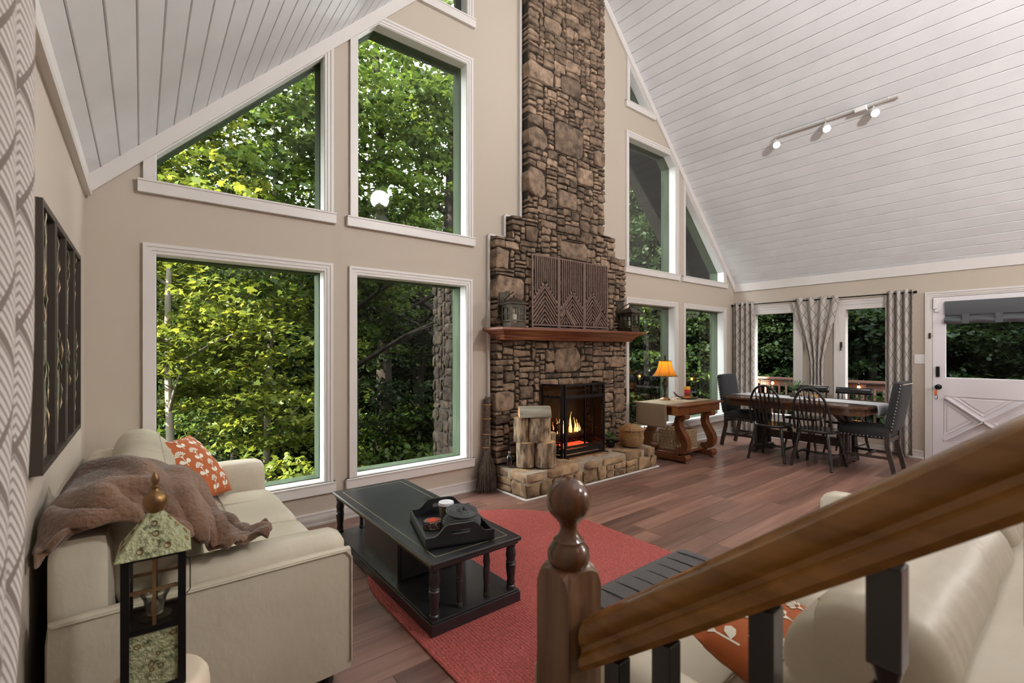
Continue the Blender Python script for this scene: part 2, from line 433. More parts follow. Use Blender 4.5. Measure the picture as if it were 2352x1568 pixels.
# ------------------------------------------------------------------ room shell
XL, XR, YG, YB = -.27, 7.82, 3.87, -3.6
YO = 4.07                                        # outer face of the gable wall
XM = (XL + XR) / 2 + .02
CL, CR = 2.71, 10.30                             # ceiling planes z = x + CL and z = CR - x
XRIDGE = (CR - CL) / 2; ZRIDGE = XRIDGE + CL
OL, OR_ = 2.591, 10.14                           # sloping heads of the upper windows
ZE = XL + CL
ZER = CR - XR

WIN = {
 1: [(.073, .335), (1.146, .335), (1.146, 2.015), (.073, 2.015)],
 2: [(1.409, .335), (2.487, .335), (2.487, 2.012), (1.409, 2.012)],
 3: [(.075, 2.495), (1.15, 2.495), (1.15, 1.15 + OL), (.075, .075 + OL)],
 4: [(1.417, 2.495), (2.495, 2.495), (2.495, 4.183), (4.183 - OL, 4.183), (1.417, 1.417 + OL)],
 5: [(4.647 - OL, 4.647), (2.50, 4.647), (2.50, 2.50 + OL)],
 6: [(5.03, 4.647), (OR_ - 4.647, 4.647), (5.03, OR_ - 5.03)],
 7: [(5.012, 2.49), (6.09, 2.49), (6.09, OR_ - 6.09), (OR_ - 4.187, 4.187), (5.012, 4.187)],
 8: [(6.35, 2.49), (7.482, 2.49), (7.482, OR_ - 7.482), (6.35, OR_ - 6.35)],
 9: [(5.012, .335), (6.075, .335), (6.075, 2.012), (5.012, 2.012)],
 10: [(6.352, .335), (7.482, .335), (7.482, 2.012), (6.352, 2.012)],
}
FIREBOX = [(3.30, .19), (4.41, .19), (4.41, 1.03), (3.30, 1.03)]

def wall_with_holes(outline, holes, plane, t0, t1, name, m, label, m_out=None):
    """solid wall: two faces with holes plus the reveals between them"""
    bm = bmesh.new()
    P = (lambda a, b, t: (a, t, b)) if plane == 'XZ' else (lambda a, b, t: (t, a, b))
    loops = [outline] + holes
    for t in (t0, t1):
        es = []
        for lp in loops:
            vs = [bm.verts.new(P(a, b, t)) for a, b in lp]
            es += [bm.edges.new((vs[i], vs[(i + 1) % len(vs)])) for i in range(len(vs))]
        bmesh.ops.triangle_fill(bm, use_beauty=True, use_dissolve=False, edges=es)
    for lp in loops:
        n = len(lp)
        for i in range(n):
            a, b = lp[i], lp[(i + 1) % n]
            bm.faces.new([bm.verts.new(P(*a, t0)), bm.verts.new(P(*b, t0)), bm.verts.new(P(*b, t1)), bm.verts.new(P(*a, t1))])
    bmesh.ops.remove_doubles(bm, verts=bm.verts, dist=1e-5)
    bmesh.ops.recalc_face_normals(bm, faces=bm.faces)
    me = bpy.data.meshes.new(name); bm.to_mesh(me); bm.free(); me.materials.append(MATS[m])
    o = bpy.data.objects.new(name, me); C.objects.link(o)
    return tag(o, label, 'wall', kind='structure')

gable_out = [(XL, -.05), (XR, -.05), (XR, ZER), (XRIDGE, ZRIDGE), (XL, ZE)]
wall_with_holes(gable_out, list(WIN.values()) + [FIREBOX], 'XZ', YG, YO, 'wall_gable', 'wall_paint', 'tall beige gable wall holding the chimney and the big windows')
struct('wall_left', B(XL - .12, XL, YB, YO, -.05, ZE + .02), 'wall_paint', 'beige side wall behind the sofa with the framed panels', 'wall', smooth=False)
DOOR = (.40, 1.341, 0.0, 2.047)                 # door leaf on the right wall: y0, y1, z0, z1
RW = {11: (2.915, 3.55, .35, 1.99), 12: (1.66, 2.30, .35, 1.99)}
holes = [[(a, c), (b, c), (b, d), (a, d)] for a, b, c, d in RW.values()] + [[(DOOR[0], .002), (DOOR[1], .002), (DOOR[1], DOOR[3]), (DOOR[0], DOOR[3])]]
wall_with_holes([(YB, -.05), (YG, -.05), (YG, ZER), (YB, ZER)], holes, 'YZ', XR, XR + .16, 'wall_right', 'wall_paint', 'pale side wall with the deck windows and the white door')
struct('wall_back', MB().prism([(XL, -.05), (XR, -.05), (XR, ZER), (XRIDGE, ZRIDGE), (XL, ZE)], YB - .1, YB), 'wall_paint', 'beige end wall of the room', 'wall', smooth=False)

# ceiling of separate painted boards
ceil = thing('ceiling', 'white vaulted ceiling of narrow tongue and groove boards', 'ceiling', kind='structure')
PW = .0915
def slope_panel(side):
    mb = MB(); off = .02
    if side < 0: pts = [(XL - .1, XL - .1 + CL + off), (XRIDGE, ZRIDGE + off), (XRIDGE, ZRIDGE + off + .1), (XL - .1, XL - .1 + CL + off + .1)]
    else: pts = [(XRIDGE, ZRIDGE + off), (XR + .1, CR - XR - .1 + off), (XR + .1, CR - XR + off), (XRIDGE, ZRIDGE + off + .1)]
    return mb.prism(pts, YB, YG)
slope_panel(-1).build('ceiling_backing', 'ceiling_paint', ceil, smooth=False)
slope_panel(1).build('ceiling_backing', 'ceiling_paint', ceil, smooth=False)
def plank_mesh():
    wv = PW * math.sqrt(2); g = .004; c = .004; t = .016; L0, L1 = YB, YG
    prof = [(g / 2, t), (g / 2, c), (g / 2 + c, 0), (wv - g / 2 - c, 0), (wv - g / 2, c), (wv - g / 2, t)]
    me = MB().prism(prof, L0, L1).build('plank', 'ceiling_paint', None, smooth=False)
    return me
pk = plank_mesh(); pk_me = pk.data; bpy.data.objects.remove(pk)
k = 0; x = -.195 - PW
while x < XRIDGE - .02:
    o = bpy.data.objects.new('plank', pk_me); C.objects.link(o); o.parent = ceil
    o.location = (x, 0, x + CL); o.rotation_euler = (0, -R(45), 0); x += PW
x = 5.766 - PW * 21
while x < XR + .02:
    o = bpy.data.objects.new('plank', pk_me); C.objects.link(o); o.parent = ceil
    o.location = (x, 0, CR - x); o.rotation_euler = (0, R(45), 0); x += PW

# roof overhang outside the gable
rf = thing('roof', 'dark olive underside of the roof overhang beyond the glass', 'roof', kind='structure')
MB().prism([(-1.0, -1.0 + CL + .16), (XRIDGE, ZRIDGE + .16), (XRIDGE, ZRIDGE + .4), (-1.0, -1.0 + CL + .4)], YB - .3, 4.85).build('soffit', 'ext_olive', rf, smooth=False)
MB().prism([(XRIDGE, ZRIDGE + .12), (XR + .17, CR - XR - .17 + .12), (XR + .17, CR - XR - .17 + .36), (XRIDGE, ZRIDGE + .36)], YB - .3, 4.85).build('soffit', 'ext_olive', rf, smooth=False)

# crown boards, baseboards
def sl(name, pts, y0, y1, label): return struct(name, MB().prism(pts, y0, y1), 'trim_white', label, 'trim', smooth=False)
cb = .115
sl('trim_1', [(XL, ZE - cb), (XRIDGE, ZRIDGE - cb), (XRIDGE, ZRIDGE), (XL, ZE)], YG - .028, YG - .001, 'white crown board climbing the gable wall over the first windows')
sl('trim_2', [(XRIDGE, ZRIDGE - cb), (XR, ZER - cb), (XR, ZER), (XRIDGE, ZRIDGE)], YG - .028, YG - .001, 'white crown board climbing the gable wall over the dining corner')
struct('trim_3', MB().prism([(XL, ZE - .115), (XL + .030, ZE - .113), (XL + .034, ZE - .098), (XL + .022, ZE - .090), (XL + .022, ZE + .02), (XL, ZE + .005)], YB, YG - .028), 'trim_white', 'white crown board along the top of the sofa wall', 'trim', smooth=False)
struct('trim_4', B(XR - .02, XR, YB, YG - .028, ZER - .125, ZER + .005), 'trim_white', 'white crown board above the deck windows and the door', 'trim', smooth=False)
def baseboard(name, segs, axis, label):
    mb = MB()
    for a, b in segs:
        if axis == 'gable':
            mb.prism([(YG - .0005, 0), (YG - .026, 0), (YG - .024, .014), (YG - .014, .018), (YG - .014, .084), (YG - .019, .088), (YG - .018, .097), (YG - .0005, .10)], a, b, 'YZ')
        elif axis == 'right':
            mb.prism([(XR - .0005, 0), (XR - .026, 0), (XR - .024, .014), (XR - .014, .018), (XR - .014, .084), (XR - .019, .088), (XR - .018, .097), (XR - .0005, .10)], a, b, 'XZ')
        else:
            mb.box(XL + .0005, XL + .014, a, b, 0, .10)
    return struct(name, mb, 'trim_white', label, 'baseboard', smooth=False)
baseboard('baseboard_gable', [(XL + .02, 2.74), (4.82, XR - .02)], 'gable', 'white baseboard along the foot of the window wall')
baseboard('baseboard_right', [(1.42, YG - .03), (YB, .30)], 'right', 'white baseboard under the deck windows')
baseboard('baseboard_left', [(YB, YG - .03)], 'left', 'white baseboard behind the sofa')

# floor boards running along the gable
fl = thing('floor', 'reddish brown wood plank floor', 'floor', kind='structure')
B(XL - .05, XR + .05, YB, YO, -.12, -.007).build('subfloor', 'groove_dark', fl, smooth=False)
B(XL, XR, YB, .80, -.007, 0).build('floor_section', 'floor_wood', fl, smooth=False)
FW = .1535; row = 0; y = .80
rr = random.Random(3)
while y < YG - .01:
    x = XL - rr.uniform(.1, 1.1)
    y1 = min(y + FW, YG)
    while x < XR:
        l = 1.22; x0, x1 = max(x, XL), min(x + l, XR)
        if x1 - x0 > .03:
            o = B(-(x1 - x0) / 2 + .0009, (x1 - x0) / 2 - .0009, .0009, y1 - y - .0009, -.007, 0).build('plank', 'floor_wood', fl, smooth=False)
            o.location = ((x0 + x1) / 2, y, 0)
        x += l
    y += FW; row += 1

# ------------------------------------------------------------------ windows
def offset_poly(poly, ds):
    n = len(poly); lines = []
    for i in range(n):
        a = Vector(poly[i]); b = Vector(poly[(i + 1) % n]); d = (b - a).normalized(); nr = Vector((d.y, -d.x))
        lines.append((a + nr * ds[i], d))
    out = []
    for i in range(n):
        p, d = lines[i - 1]; q, e = lines[i]
        den = d.x * e.y - d.y * e.x
        t = ((q.x - p.x) * e.y - (q.y - p.y) * e.x) / den
        out.append(tuple(p + d * t))
    return out
def ring(mb, inner, outer, t0, t1, P):
    n = len(inner)
    vs = [P(*p, t0) for p in inner] + [P(*p, t0) for p in outer] + [P(*p, t1) for p in inner] + [P(*p, t1) for p in outer]
    fs = []
    for i in range(n):
        j = (i + 1) % n
        fs += [(i, j, n + j, n + i), (2 * n + i, 3 * n + i, 3 * n + j, 2 * n + j), (i, 2 * n + i, 2 * n + j, j), (n + i, n + j, 3 * n + j, 3 * n + i)]
    return mb.add(vs, fs)
WLAB = {1: 'large window behind the sofa', 2: 'large lower window between the sofa and the chimney', 3: 'slanted upper window over the sofa',
        4: 'tall upper window with one clipped corner beside the chimney', 5: 'triangular top window cut by the picture edge', 6: 'small triangular window high beside the chimney top',
        7: 'tall upper window with a clipped corner over the lamp', 8: 'slanted upper window above the dining corner', 9: 'lower window behind the amber lamp', 10: 'lower window behind the candle'}
PG = lambda a, b, t: (a, t, b)
for wi, poly in WIN.items():
    win = thing('window_%d' % wi, 'white framed ' + WLAB[wi] + ' looking onto the woods', 'window', kind='structure')
    n = len(poly); cw = []
    for i in range(n):
        a, b = poly[i], poly[(i + 1) % n]
        slope = abs(a[0] - b[0]) > 1e-3 and abs(a[1] - b[1]) > 1e-3
        cw.append(.03 if slope else .066)
    mb = MB(); prev = poly
    for f, pr in ((.3, .012), (.68, .017), (1.0, .023)):
        nxt = offset_poly(poly, [c * f for c in cw]); ring(mb, prev, nxt, YG - pr, YG - .0005, PG); prev = nxt
    mb.build('casing', 'trim_white', win, smooth=False)
    x0 = min(p[0] for p in poly); x1 = max(p[0] for p in poly); z0 = min(p[1] for p in poly)
    B(x0 - .095, x1 + .085, YG - .034, YG - .0005, z0 - .092, z0 - .006).box(x0 - .095, x1 + .085, YG - .04, YG - .0005, z0 - .02, z0 - .006).build('apron', 'trim_white', win, smooth=False, bevel=.003)
    ins = offset_poly(poly, [-.004] * n)
    mb = MB(); ring(mb, ins, offset_poly(poly, [0.001] * n), YG - .004, 3.968, PG); mb.build('jamb', 'jamb_white', win, smooth=False)
    mb = MB(); ring(mb, offset_poly(poly, [-.010] * n), offset_poly(poly, [.002] * n), 3.972, YO + .03, PG); mb.build('outer_trim', 'ext_green', win, smooth=False)
    MB().prism(offset_poly(poly, [-.003] * n), 3.966, 3.972).build('pane', 'window_glass', win, smooth=False)
PR = lambda a, b, t: (t, a, b)
for wi, (y0, y1, z0, z1) in RW.items():
    win = thing('window_%d' % wi, 'white crank window between the patterned curtains nearer the %s' % ('corner' if wi == 11 else 'door'), 'window', kind='structure')
    poly = [(y0, z0), (y1, z0), (y1, z1), (y0, z1)]
    mb = MB(); prev = poly
    for f, pr in ((.35, .012), (.7, .02), (1.0, .026)):
        nxt = offset_poly(poly, [.105 * f] * 4); ring(mb, prev, nxt, XR - pr, XR - .0005, PR); prev = nxt
    mb.build('casing', 'trim_white', win, smooth=False)
    mb = MB(); ring(mb, offset_poly(poly, [-.03] * 4), offset_poly(poly, [.001] * 4), XR - .01, XR + .10, PR); mb.build('sash', 'trim_white', win, smooth=False)
    MB().prism(offset_poly(poly, [-.02] * 4), XR + .05, XR + .056, 'YZ').build('pane', 'window_glass', win, smooth=False)
    yl = y1 if wi == 12 else y1
    B(XR - .03, XR - .01, yl + .004, yl + .03, 1.42, 1.50).box(XR - .05, XR - .028, yl + .010, yl + .022, 1.38, 1.46).build('lock_handle', 'dark_bronze', win, smooth=False, bevel=.003)

# ------------------------------------------------------------------ the white door
dr = thing('door_1', 'white exterior door with upper glass, crossbuck lower panel and key in the lock', 'door', kind='structure')
y0, y1, z0, z1 = DOOR
gy0, gy1, gz0, gz1 = .52, 1.218, 1.045, 1.98
mb = MB(); ring(mb, [(gy0, gz0), (gy1, gz0), (gy1, gz1), (gy0, gz1)], [(y0 + .004, gz0 - .06), (y1 - .004, gz0 - .06), (y1 - .004, z1 - .004), (y0 + .004, z1 - .004)], XR - .002, XR + .043, PR)
mb.box(XR + .008, XR + .04, y0 + .004, y1 - .004, .012, gz0 - .06)
mb.build('door_leaf', 'door_white', dr, smooth=False)
def tri_panel(pts):
    mb = MB(); c = Vector((sum(p[0] for p in pts) / 3, sum(p[1] for p in pts) / 3))
    ins = [tuple(c + (Vector(p) - c) * .78) for p in pts]; deep = [tuple(c + (Vector(p) - c) * .70) for p in pts]
    out = [PR(*p, XR - .001) for p in pts]; a = [PR(*p, XR + .0068) for p in ins]; b = [PR(*p, XR - .004) for p in deep]
    mb.add(out + a + b, [(0, 3, 4, 1), (1, 4, 5, 2), (2, 5, 3, 0), (3, 6, 7, 4), (4, 7, 8, 5), (5, 8, 6, 3), (6, 8, 7)])
    return mb
# stiles and rails around four triangular panels
cy_, cz_ = .885, .535
fp = MB(); fp.box(XR - .003, XR + .01, y0 + .004, .53, .012, .985); fp.box(XR - .003, XR + .01, 1.235, y1 - .004, .012, .985)
fp.box(XR - .003, XR + .01, .53, 1.235, .815, .985); fp.box(XR - .003, XR + .01, .53, 1.235, .012, .25)
for a, b in (((.545, .265), (1.22, .80)), ((.545, .80), (1.22, .265))): fp.bar((XR + .003, *a), (XR + .003, *b), .012, .075, up=(1, 0, 0))
fp.build('crossbuck', 'door_white', dr, smooth=False)
for t in ([(1.156, .811), (.627, .811), (.885, .596)], [(1.228, .746), (.971, .529), (1.228, .325)], [(.545, .746), (.80, .529), (.545, .325)], [(1.156, .26), (.885, .475), (.627, .26)]):
    tri_panel(t).build('panel', 'door_white', dr, smooth=False)
MB().prism([(gy0 - .005, gz0 - .005), (gy1 + .005, gz0 - .005), (gy1 + .005, gz1 + .005), (gy0 - .005, gz1 + .005)], XR + .018, XR + .024, 'YZ').build('pane', 'window_glass', dr, smooth=False)
mb = MB(); prev = [(y0, 0), (y1, 0), (y1, z1), (y0, z1)]
for f, pr in ((.02, .008), (.045, .016), (.068, .024)):
    nxt = [(y0 - f, 0), (y1 + f, 0), (y1 + f, z1 + f), (y0 - f, z1 + f)]; ring(mb, prev, nxt, XR - pr, XR - .0005, PR); prev = nxt
mb.build('door_casing', 'trim_white', dr, smooth=False)
B(XR - .02, XR - .002, 1.27, 1.305, 1.05, 1.18).build('keypad_lock', 'black_metal', dr, bevel=.004)
kn = MB(); mtx = Matrix.Rotation(-PI / 2, 4, 'Y')
kn.lathe([(.033, 0), (.033, .008), (.014, .012), (.012, .035), (.026, .045), (.030, .058), (.024, .07), (0, .073)], 18, (XR - .002, 1.282, .925), mtx).build('knob', 'black_metal', dr)
B(XR - .03, XR - .004, 1.29, 1.33, 1.90, 2.03).box(XR - .026, XR - .004, 1.28, 1.315, 1.86, 1.895).build('door_sensor', 'plate_white', dr, bevel=.003)
B(XR - .03, XR - .022, 1.352, 1.372, 1.53, 1.60).build('latch_plate', 'dark_bronze', dr)
MB().tube([(XR - .03, 1.33, 1.545), (XR - .05, 1.33, 1.55), (XR - .05, 1.33, 1.59), (XR - .03, 1.33, 1.595)], .004).build('latch_loop', 'chrome', dr)

ks = thing('key_ring', 'orange key tag with a small carabiner hanging from the door knob', 'keys', (XR - .05, 1.30, .80))
MB().tube([(0, .012 * math.cos(t), .105 + .016 * math.sin(t)) for t in [i * PI / 6 for i in range(12)]], .002, 6, closed=True).build('ring', 'chrome', ks)
B(-.006, .006, -.014, .014, .03, .085).build('tag', mat('tag_orange', (.75, .16, .03), .6), ks, bevel=.003)
MB().tube([(0, .014 * math.cos(t) - .002, .0 + .028 * math.sin(t)) for t in [i * PI / 7 + .4 for i in range(13)]], .003, 6).build('carabiner', 'black_metal', ks)

# grey fabric shade folded at the top of the door glass
sh = thing('roman_shade', 'dark grey fabric shade folded up over the door glass', 'shade', (XR - .004, 0, 0))
sh_y0, sh_y1 = .50, 1.222
MB().sheet(lambda u, v: (-.022 - .012 * math.sin(v * PI) - .003 * math.sin(u * 9), lerp(sh_y1, sh_y0, u), lerp(1.985, 1.815, v)), 24, 6).build('upper_fold', 'shade_grey', sh)
MB().sheet(lambda u, v: (-.012 - .05 * math.sin(v * PI * .95) - .004 * math.sin(u * 15), lerp(sh_y1, sh_y0, u), 1.795 - .085 * v - .012 * math.sin(u * PI * 2.6) ** 2), 28, 8).build('lower_roll', 'shade_grey', sh)
for yy in (1.03, .75): B(-.062, -.050, yy - .03, yy + .03, 1.708, 1.82).build('strap', 'shade_grey', sh)
B(-.008, -.001, sh_y0, sh_y1, 1.715, 1.985).build('lining', 'shade_grey', sh, smooth=False)

# switch plate and outlet
sw = thing('light_switch', 'white double switch plate on the wall beside the door curtain', 'switch', (XR, 1.46, 1.27))
B(-.007, -.0005, -.056, .056, -.06, .06).build('plate', 'plate_white', sw, bevel=.002)
for yy in (-.024, .024): B(-.014, -.005, yy - .005, yy + .005, -.011, .011).build('toggle', 'plate_white', sw)
ou = thing('wall_outlet', 'white outlet low on the wall behind the dining chairs', 'outlet', (XR, 2.05, .28))
B(-.006, -.0005, -.036, .036, -.058, .058).build('plate', 'plate_white', ou, bevel=.002)
for zz in (-.024, .024): B(-.009, -.004, -.014, .014, zz - .013, zz + .013).build('socket', 'paper_white', ou)

# ------------------------------------------------------------------ stone work
def pack(a0, a1, b0, b1, inside, pre, seed, cell=.02, mn=(4, 2), sizes=None):
    """irregular rubble: fill a grid with stones of mixed sizes; returns rectangles"""
    r = random.Random(seed); na = int(round((a1 - a0) / cell)); nb = int(round((b1 - b0) / cell))
    occ = [[not inside(a0 + (i + .5) * cell, b0 + (j + .5) * cell) for i in range(na)] for j in range(nb)]
    out = []
    def place(i, j, w_, h_):
        for jj in range(j, j + h_):
            for ii in range(i, i + w_): occ[jj][ii] = True
        out.append([a0 + i * cell, a0 + (i + w_) * cell, b0 + j * cell, b0 + (j + h_) * cell])
    for x0_, x1_, z0_, z1_ in pre:
        i0 = max(0, round((x0_ - a0) / cell)); i1 = min(na, round((x1_ - a0) / cell)); j0 = max(0, round((z0_ - b0) / cell)); j1 = min(nb, round((z1_ - b0) / cell))
        if all(not occ[j][i] for j in range(j0, j1) for i in range(i0, i1)): place(i0, j0, i1 - i0, j1 - j0)
    sizes = sizes or [((4, 8), (2, 3), 5), ((6, 11), (3, 4), 6), ((8, 14), (2, 4), 4), ((7, 11), (5, 7), 2), ((3, 5), (2, 4), 2), ((11, 16), (4, 6), .8)]
    wts = [s_[2] for s_ in sizes]
    for j in range(nb):
        i = 0
        while i < na:
            if occ[j][i]: i += 1; continue
            (w0, w1), (h0, h1), _ = r.choices(sizes, wts)[0]; w_ = r.randint(w0, w1); h_ = r.randint(h0, h1)
            fw = 0
            while fw < w_ and i + fw < na and not occ[j][i + fw]: fw += 1
            rest = 0
            while i + fw + rest < na and not occ[j][i + fw + rest] and rest < 3: rest += 1
            if rest < 3: fw += rest
            fh = 1
            while fh < h_ and j + fh < nb and all(not occ[j + fh][i + q] for q in range(fw)): fh += 1
            place(i, j, fw, fh); i += fw
    return out
def stone_verts(rc, P, d0, d1, r, flush=(0, 0, 0, 0), gap=.006, lim=None):
    """one rough stone: 10-sided outline, rounded to a bumpy face. flush = left,right,bottom,top sides that reach the edge"""
    x0, x1, z0, z1 = rc; g = gap
    x0 += g * (1 - flush[0]) ; x1 -= g * (1 - flush[1]); z0 += g * (1 - flush[2]); z1 -= g * (1 - flush[3])
    w_, h_ = x1 - x0, z1 - z0; m = min(w_, h_); c = m * r.uniform(.10, .26)
    pts = [(x0 + c, z0), ((x0 + x1) / 2, z0), (x1 - c * r.uniform(.4, 1.3), z0), (x1, z0 + c), (x1, z1 - c * r.uniform(.4, 1.3)), (x1 - c, z1), ((x0 + x1) / 2, z1),
           (x0 + c * r.uniform(.4, 1.3), z1), (x0, z1 - c), (x0, z0 + c * r.uniform(.4, 1.3))]
    j = min(.013, m * .13); pts = [(a + r.uniform(-j, j), b + r.uniform(-j, j)) for a, b in pts]
    cx, cz = (x0 + x1) / 2, (z0 + z1) / 2; d1 = d1 * r.uniform(.72, 1.12); tx, tz = r.uniform(-.12, .12), r.uniform(-.16, .16)
    def lay(s_, d): return [P(cx + (a - cx) * s_, cz + (b - cz) * s_, d + (a - cx) * tx * (d > 0) * .6 + (b - cz) * tz * (d > 0) * .6 + (r.uniform(-.004, .004) if d > 0 else 0)) for a, b in pts]
    e = min(.016, m * .2); si = 1 - 2 * e / max(m, .03) * .55
    vs = lay(1, d0) + lay(1.0, d1 * .62) + lay(si, d1 * .97) + lay(si * .5, d1 * r.uniform(.98, 1.1))
    n = 10; fs = []
    for k in range(3):
        for i in range(n): fs.append((k * n + i, k * n + (i + 1) % n, (k + 1) * n + (i + 1) % n, (k + 1) * n + i))
    fs.append(tuple(3 * n + i for i in range(n)))
    return vs, fs
def lay_stones(rects, P, parent, d0, d1, m, m_small, seed, keep=290, edge=None, name='stone'):
    r = random.Random(seed); rects = sorted(rects, key=lambda q: -(q[1] - q[0]) * (q[3] - q[2])); small = MB()
    for i, rc in enumerate(rects):
        vs, fs = stone_verts(rc, P, d0, d1, r)
        if i < keep: 
            mb = MB(); mb.add(vs, fs); mb.build(name, m, parent, ang=50)
        else: small.add(vs, fs)
    if small.v:
        o = small.build('small_stones', m_small, parent, ang=50); o['kind'] = 'stuff'; o['label'] = 'small filler stones between the larger ones'

YF = 3.765                                           # core of the chimney breast; stones stand out to about 3.74
ch = thing('chimney', 'stepped rubble stone chimney breast rising to the roof between the windows', 'chimney', kind='structure')
def chim_in(x, z):
    if z < .25: return False
    if 3.34 <= x <= 4.36 and z < .99: return False
    if z < 2.535: return 2.76 <= x <= 4.80
    if z < 2.77: return 2.96 <= x <= 4.60
    return 3.175 <= x <= 4.395 and z < 6.3
pre = [(3.57, 3.98, 1.13, 1.42), (3.65, 4.09, 2.40, 2.62), (3.57, 4.02, 3.58, 3.92), (3.18, 3.56, 4.255, 4.455), (3.18, 3.44, 3.0, 3.32), (3.6, 3.92, 2.975, 3.175), (3.66, 3.98, 4.25, 4.47),
       (3.18, 3.46, 3.54, 3.78), (3.39, 3.67, 4.87, 5.0), (4.2, 4.39, 3.56, 3.78), (3.92, 4.2, 3.3, 3.48), (2.76, 2.94, 2.2, 2.42), (2.76, 3.14, 1.9, 2.12), (3.72, 3.96, 2.68, 2.80), (3.98, 4.18, 2.63, 2.76),
       (2.88, 3.06, 2.40, 2.49), (3.14, 3.32, 2.54, 2.68), (4.48, 4.77, 1.17, 1.31), (2.76, 3.0, .76, .96), (4.56, 4.78, .62, .84), (3.34, 3.62, .99, 1.07), (3.62, 3.86, .99, 1.07), (3.86, 4.12, .99, 1.07), (4.12, 4.36, .99, 1.07)]
rects = pack(2.76, 4.80, .25, 6.30, chim_in, pre, 5)
lay_stones(rects, lambda a, b, d: (a, YF - d, b), ch, -.10, .03, 'stone', 'stone_small', 8)
core = MB()
core.box(2.775, 3.34, YF, YG + .0, .25, 2.52); core.box(4.36, 4.785, YF, YG, .25, 2.52); core.box(3.34, 4.36, YF, YG, .99, 2.52)
core.box(2.975, 4.585, YF, YG, 2.52, 2.755); core.box(3.19, 4.38, YF, YG, 2.755, 6.25)
core.build('mortar_core', 'stone_core', ch, smooth=False)
fb = MB()                                            # firebox lining behind the opening
fb.box(3.30, 3.339, 3.78, 4.42, .20, 1.02); fb.box(3.30, 4.40, 4.42, 4.48, .2, 1.02); fb.box(3.30, 4.40, 3.78, 4.48, .991, 1.03); fb.box(3.30, 4.40, 3.78, 4.48, .19, .239)
fb.build('firebox', 'firebox_black', ch, smooth=False)
B(4.375, 4.41, 3.78, 4.42, .24, .99).build('side_lining', 'firebox_black', ch, smooth=False)
rects = pack(3.775, 4.42, .245, .985, lambda a, b: True, [], 33, cell=.0125, sizes=[((9, 14), (6, 8), 4), ((14, 20), (6, 8), 2)])
lay_stones(rects, lambda a, b, d: (4.375 - d, a, b), ch, 0, .012, 'fire_brick', 'fire_brick', 6, name='fire_brick')
tr = MB(); 
for xx, za, zb in ((2.745, 0, 2.545), (2.945, 2.54, 2.775), (3.158, 2.775, 5.87)): tr.box(xx - .012, xx + .012, YG - .035, YG - .0005, za, zb)
for xx, za, zb in ((4.815, 0, 2.545), (4.615, 2.54, 2.775), (4.412, 2.775, 5.87)): tr.box(xx - .012, xx + .012, YG - .035, YG - .0005, za, zb)
for a, b, zz in ((2.745, 2.945, 2.545), (2.945, 3.158, 2.775), (4.615, 4.815, 2.545), (4.412, 4.615, 2.775)): tr.box(a, b, YG - .035, YG - .0005, zz - .005, zz + .012)
struct('trim_5', tr, 'trim_white', 'thin white strip framing the edges of the stone chimney', 'trim', smooth=False)
# chimney stack outside, seen through the lower window
ec = thing('chimney_stack', 'dark stone chimney base standing outside beyond the window', 'chimney', kind='structure')
B(2.74, 4.85, YO + .01, 4.95, -2.4, 2.6).box(3.3, 4.3, YO + .01, 4.8, 2.6, 7.4).build('mortar_core', 'stone_core', ec, smooth=False)
rects = pack(4.09, 4.97, -.6, 2.60, lambda a, b: True, [], 21, sizes=[((6, 11), (4, 7), 5), ((9, 15), (5, 8), 3), ((4, 7), (3, 5), 3)])
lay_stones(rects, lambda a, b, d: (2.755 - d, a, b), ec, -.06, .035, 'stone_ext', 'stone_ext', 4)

# raised hearth
he = thing('hearth', 'raised hearth of tan stones with white floor moulding', 'hearth', kind='structure')
HX0, HX1, HY0, HZ = 2.765, 4.79, 3.285, .25
B(HX0 + .02, HX1 - .02, HY0 + .02, YF - .01, 0, HZ - .02).box(HX0 + .02, 3.34, YF - .01, YG, 0, HZ - .02).box(4.36, HX1 - .02, YF - .01, YG, 0, HZ - .02).build('mortar_core', 'mortar', he, smooth=False)
r = random.Random(12)
def hearth_course(axis):
    lo = HX0 if axis == 'front' else HY0; hi = HX1 if axis == 'front' else YF - .02
    x = lo
    while x < hi - .02:
        w_ = r.uniform(.10, .26); x1 = x + w_
        if hi - x1 < .09: x1 = hi
        hs = r.choice([(0.012, .155)] * 3 + [(.012, .085)])
        cells = [hs] if hs[1] > .1 else [hs, (.085, .155)]
        for a, b in cells:
            P = (lambda u, v, d: (u, HY0 + .02 - d, v)) if axis == 'front' else (lambda u, v, d: (HX0 + .02 - d, u, v))
            vs, fs = stone_verts((x, x1, a, b), P, -.05, .026, r, gap=.007); MB().add(vs, fs).build('stone', 'hearth_stone', he, ang=50)
        x = x1
hearth_course('front'); hearth_course('side')
x = HX0                                              # capping slabs
while x < HX1 - .02:
    x1 = x + r.uniform(.28, .46)
    if HX1 - x1 < .2: x1 = HX1
    ys = [HY0 - .012, HY0 + r.uniform(.2, .3), YF - .022] if r.random() < .75 else [HY0 - .012, YF - .022]
    for a, b in zip(ys[:-1], ys[1:]):
        vs, fs = stone_verts((x, x1, a, b), lambda u, v, d: (u, v, .165 + d), 0, .078, r, gap=.006)
        vs = [(p[0], p[1], min(p[2], HZ + .002) if p[2] > .22 else p[2]) for p in vs]
        MB().add(vs, fs).build('slab', 'hearth_stone', he, ang=50)
    x = x1
B(HX0 - .022, HX1 + .022, HY0 - .022, HY0, 0, .018).box(HX0 - .022, HX0, HY0, YG - .03, 0, .018).box(HX1, HX1 + .022, HY0, YG - .03, 0, .018).build('floor_moulding', 'trim_white', he, smooth=False, bevel=.006)

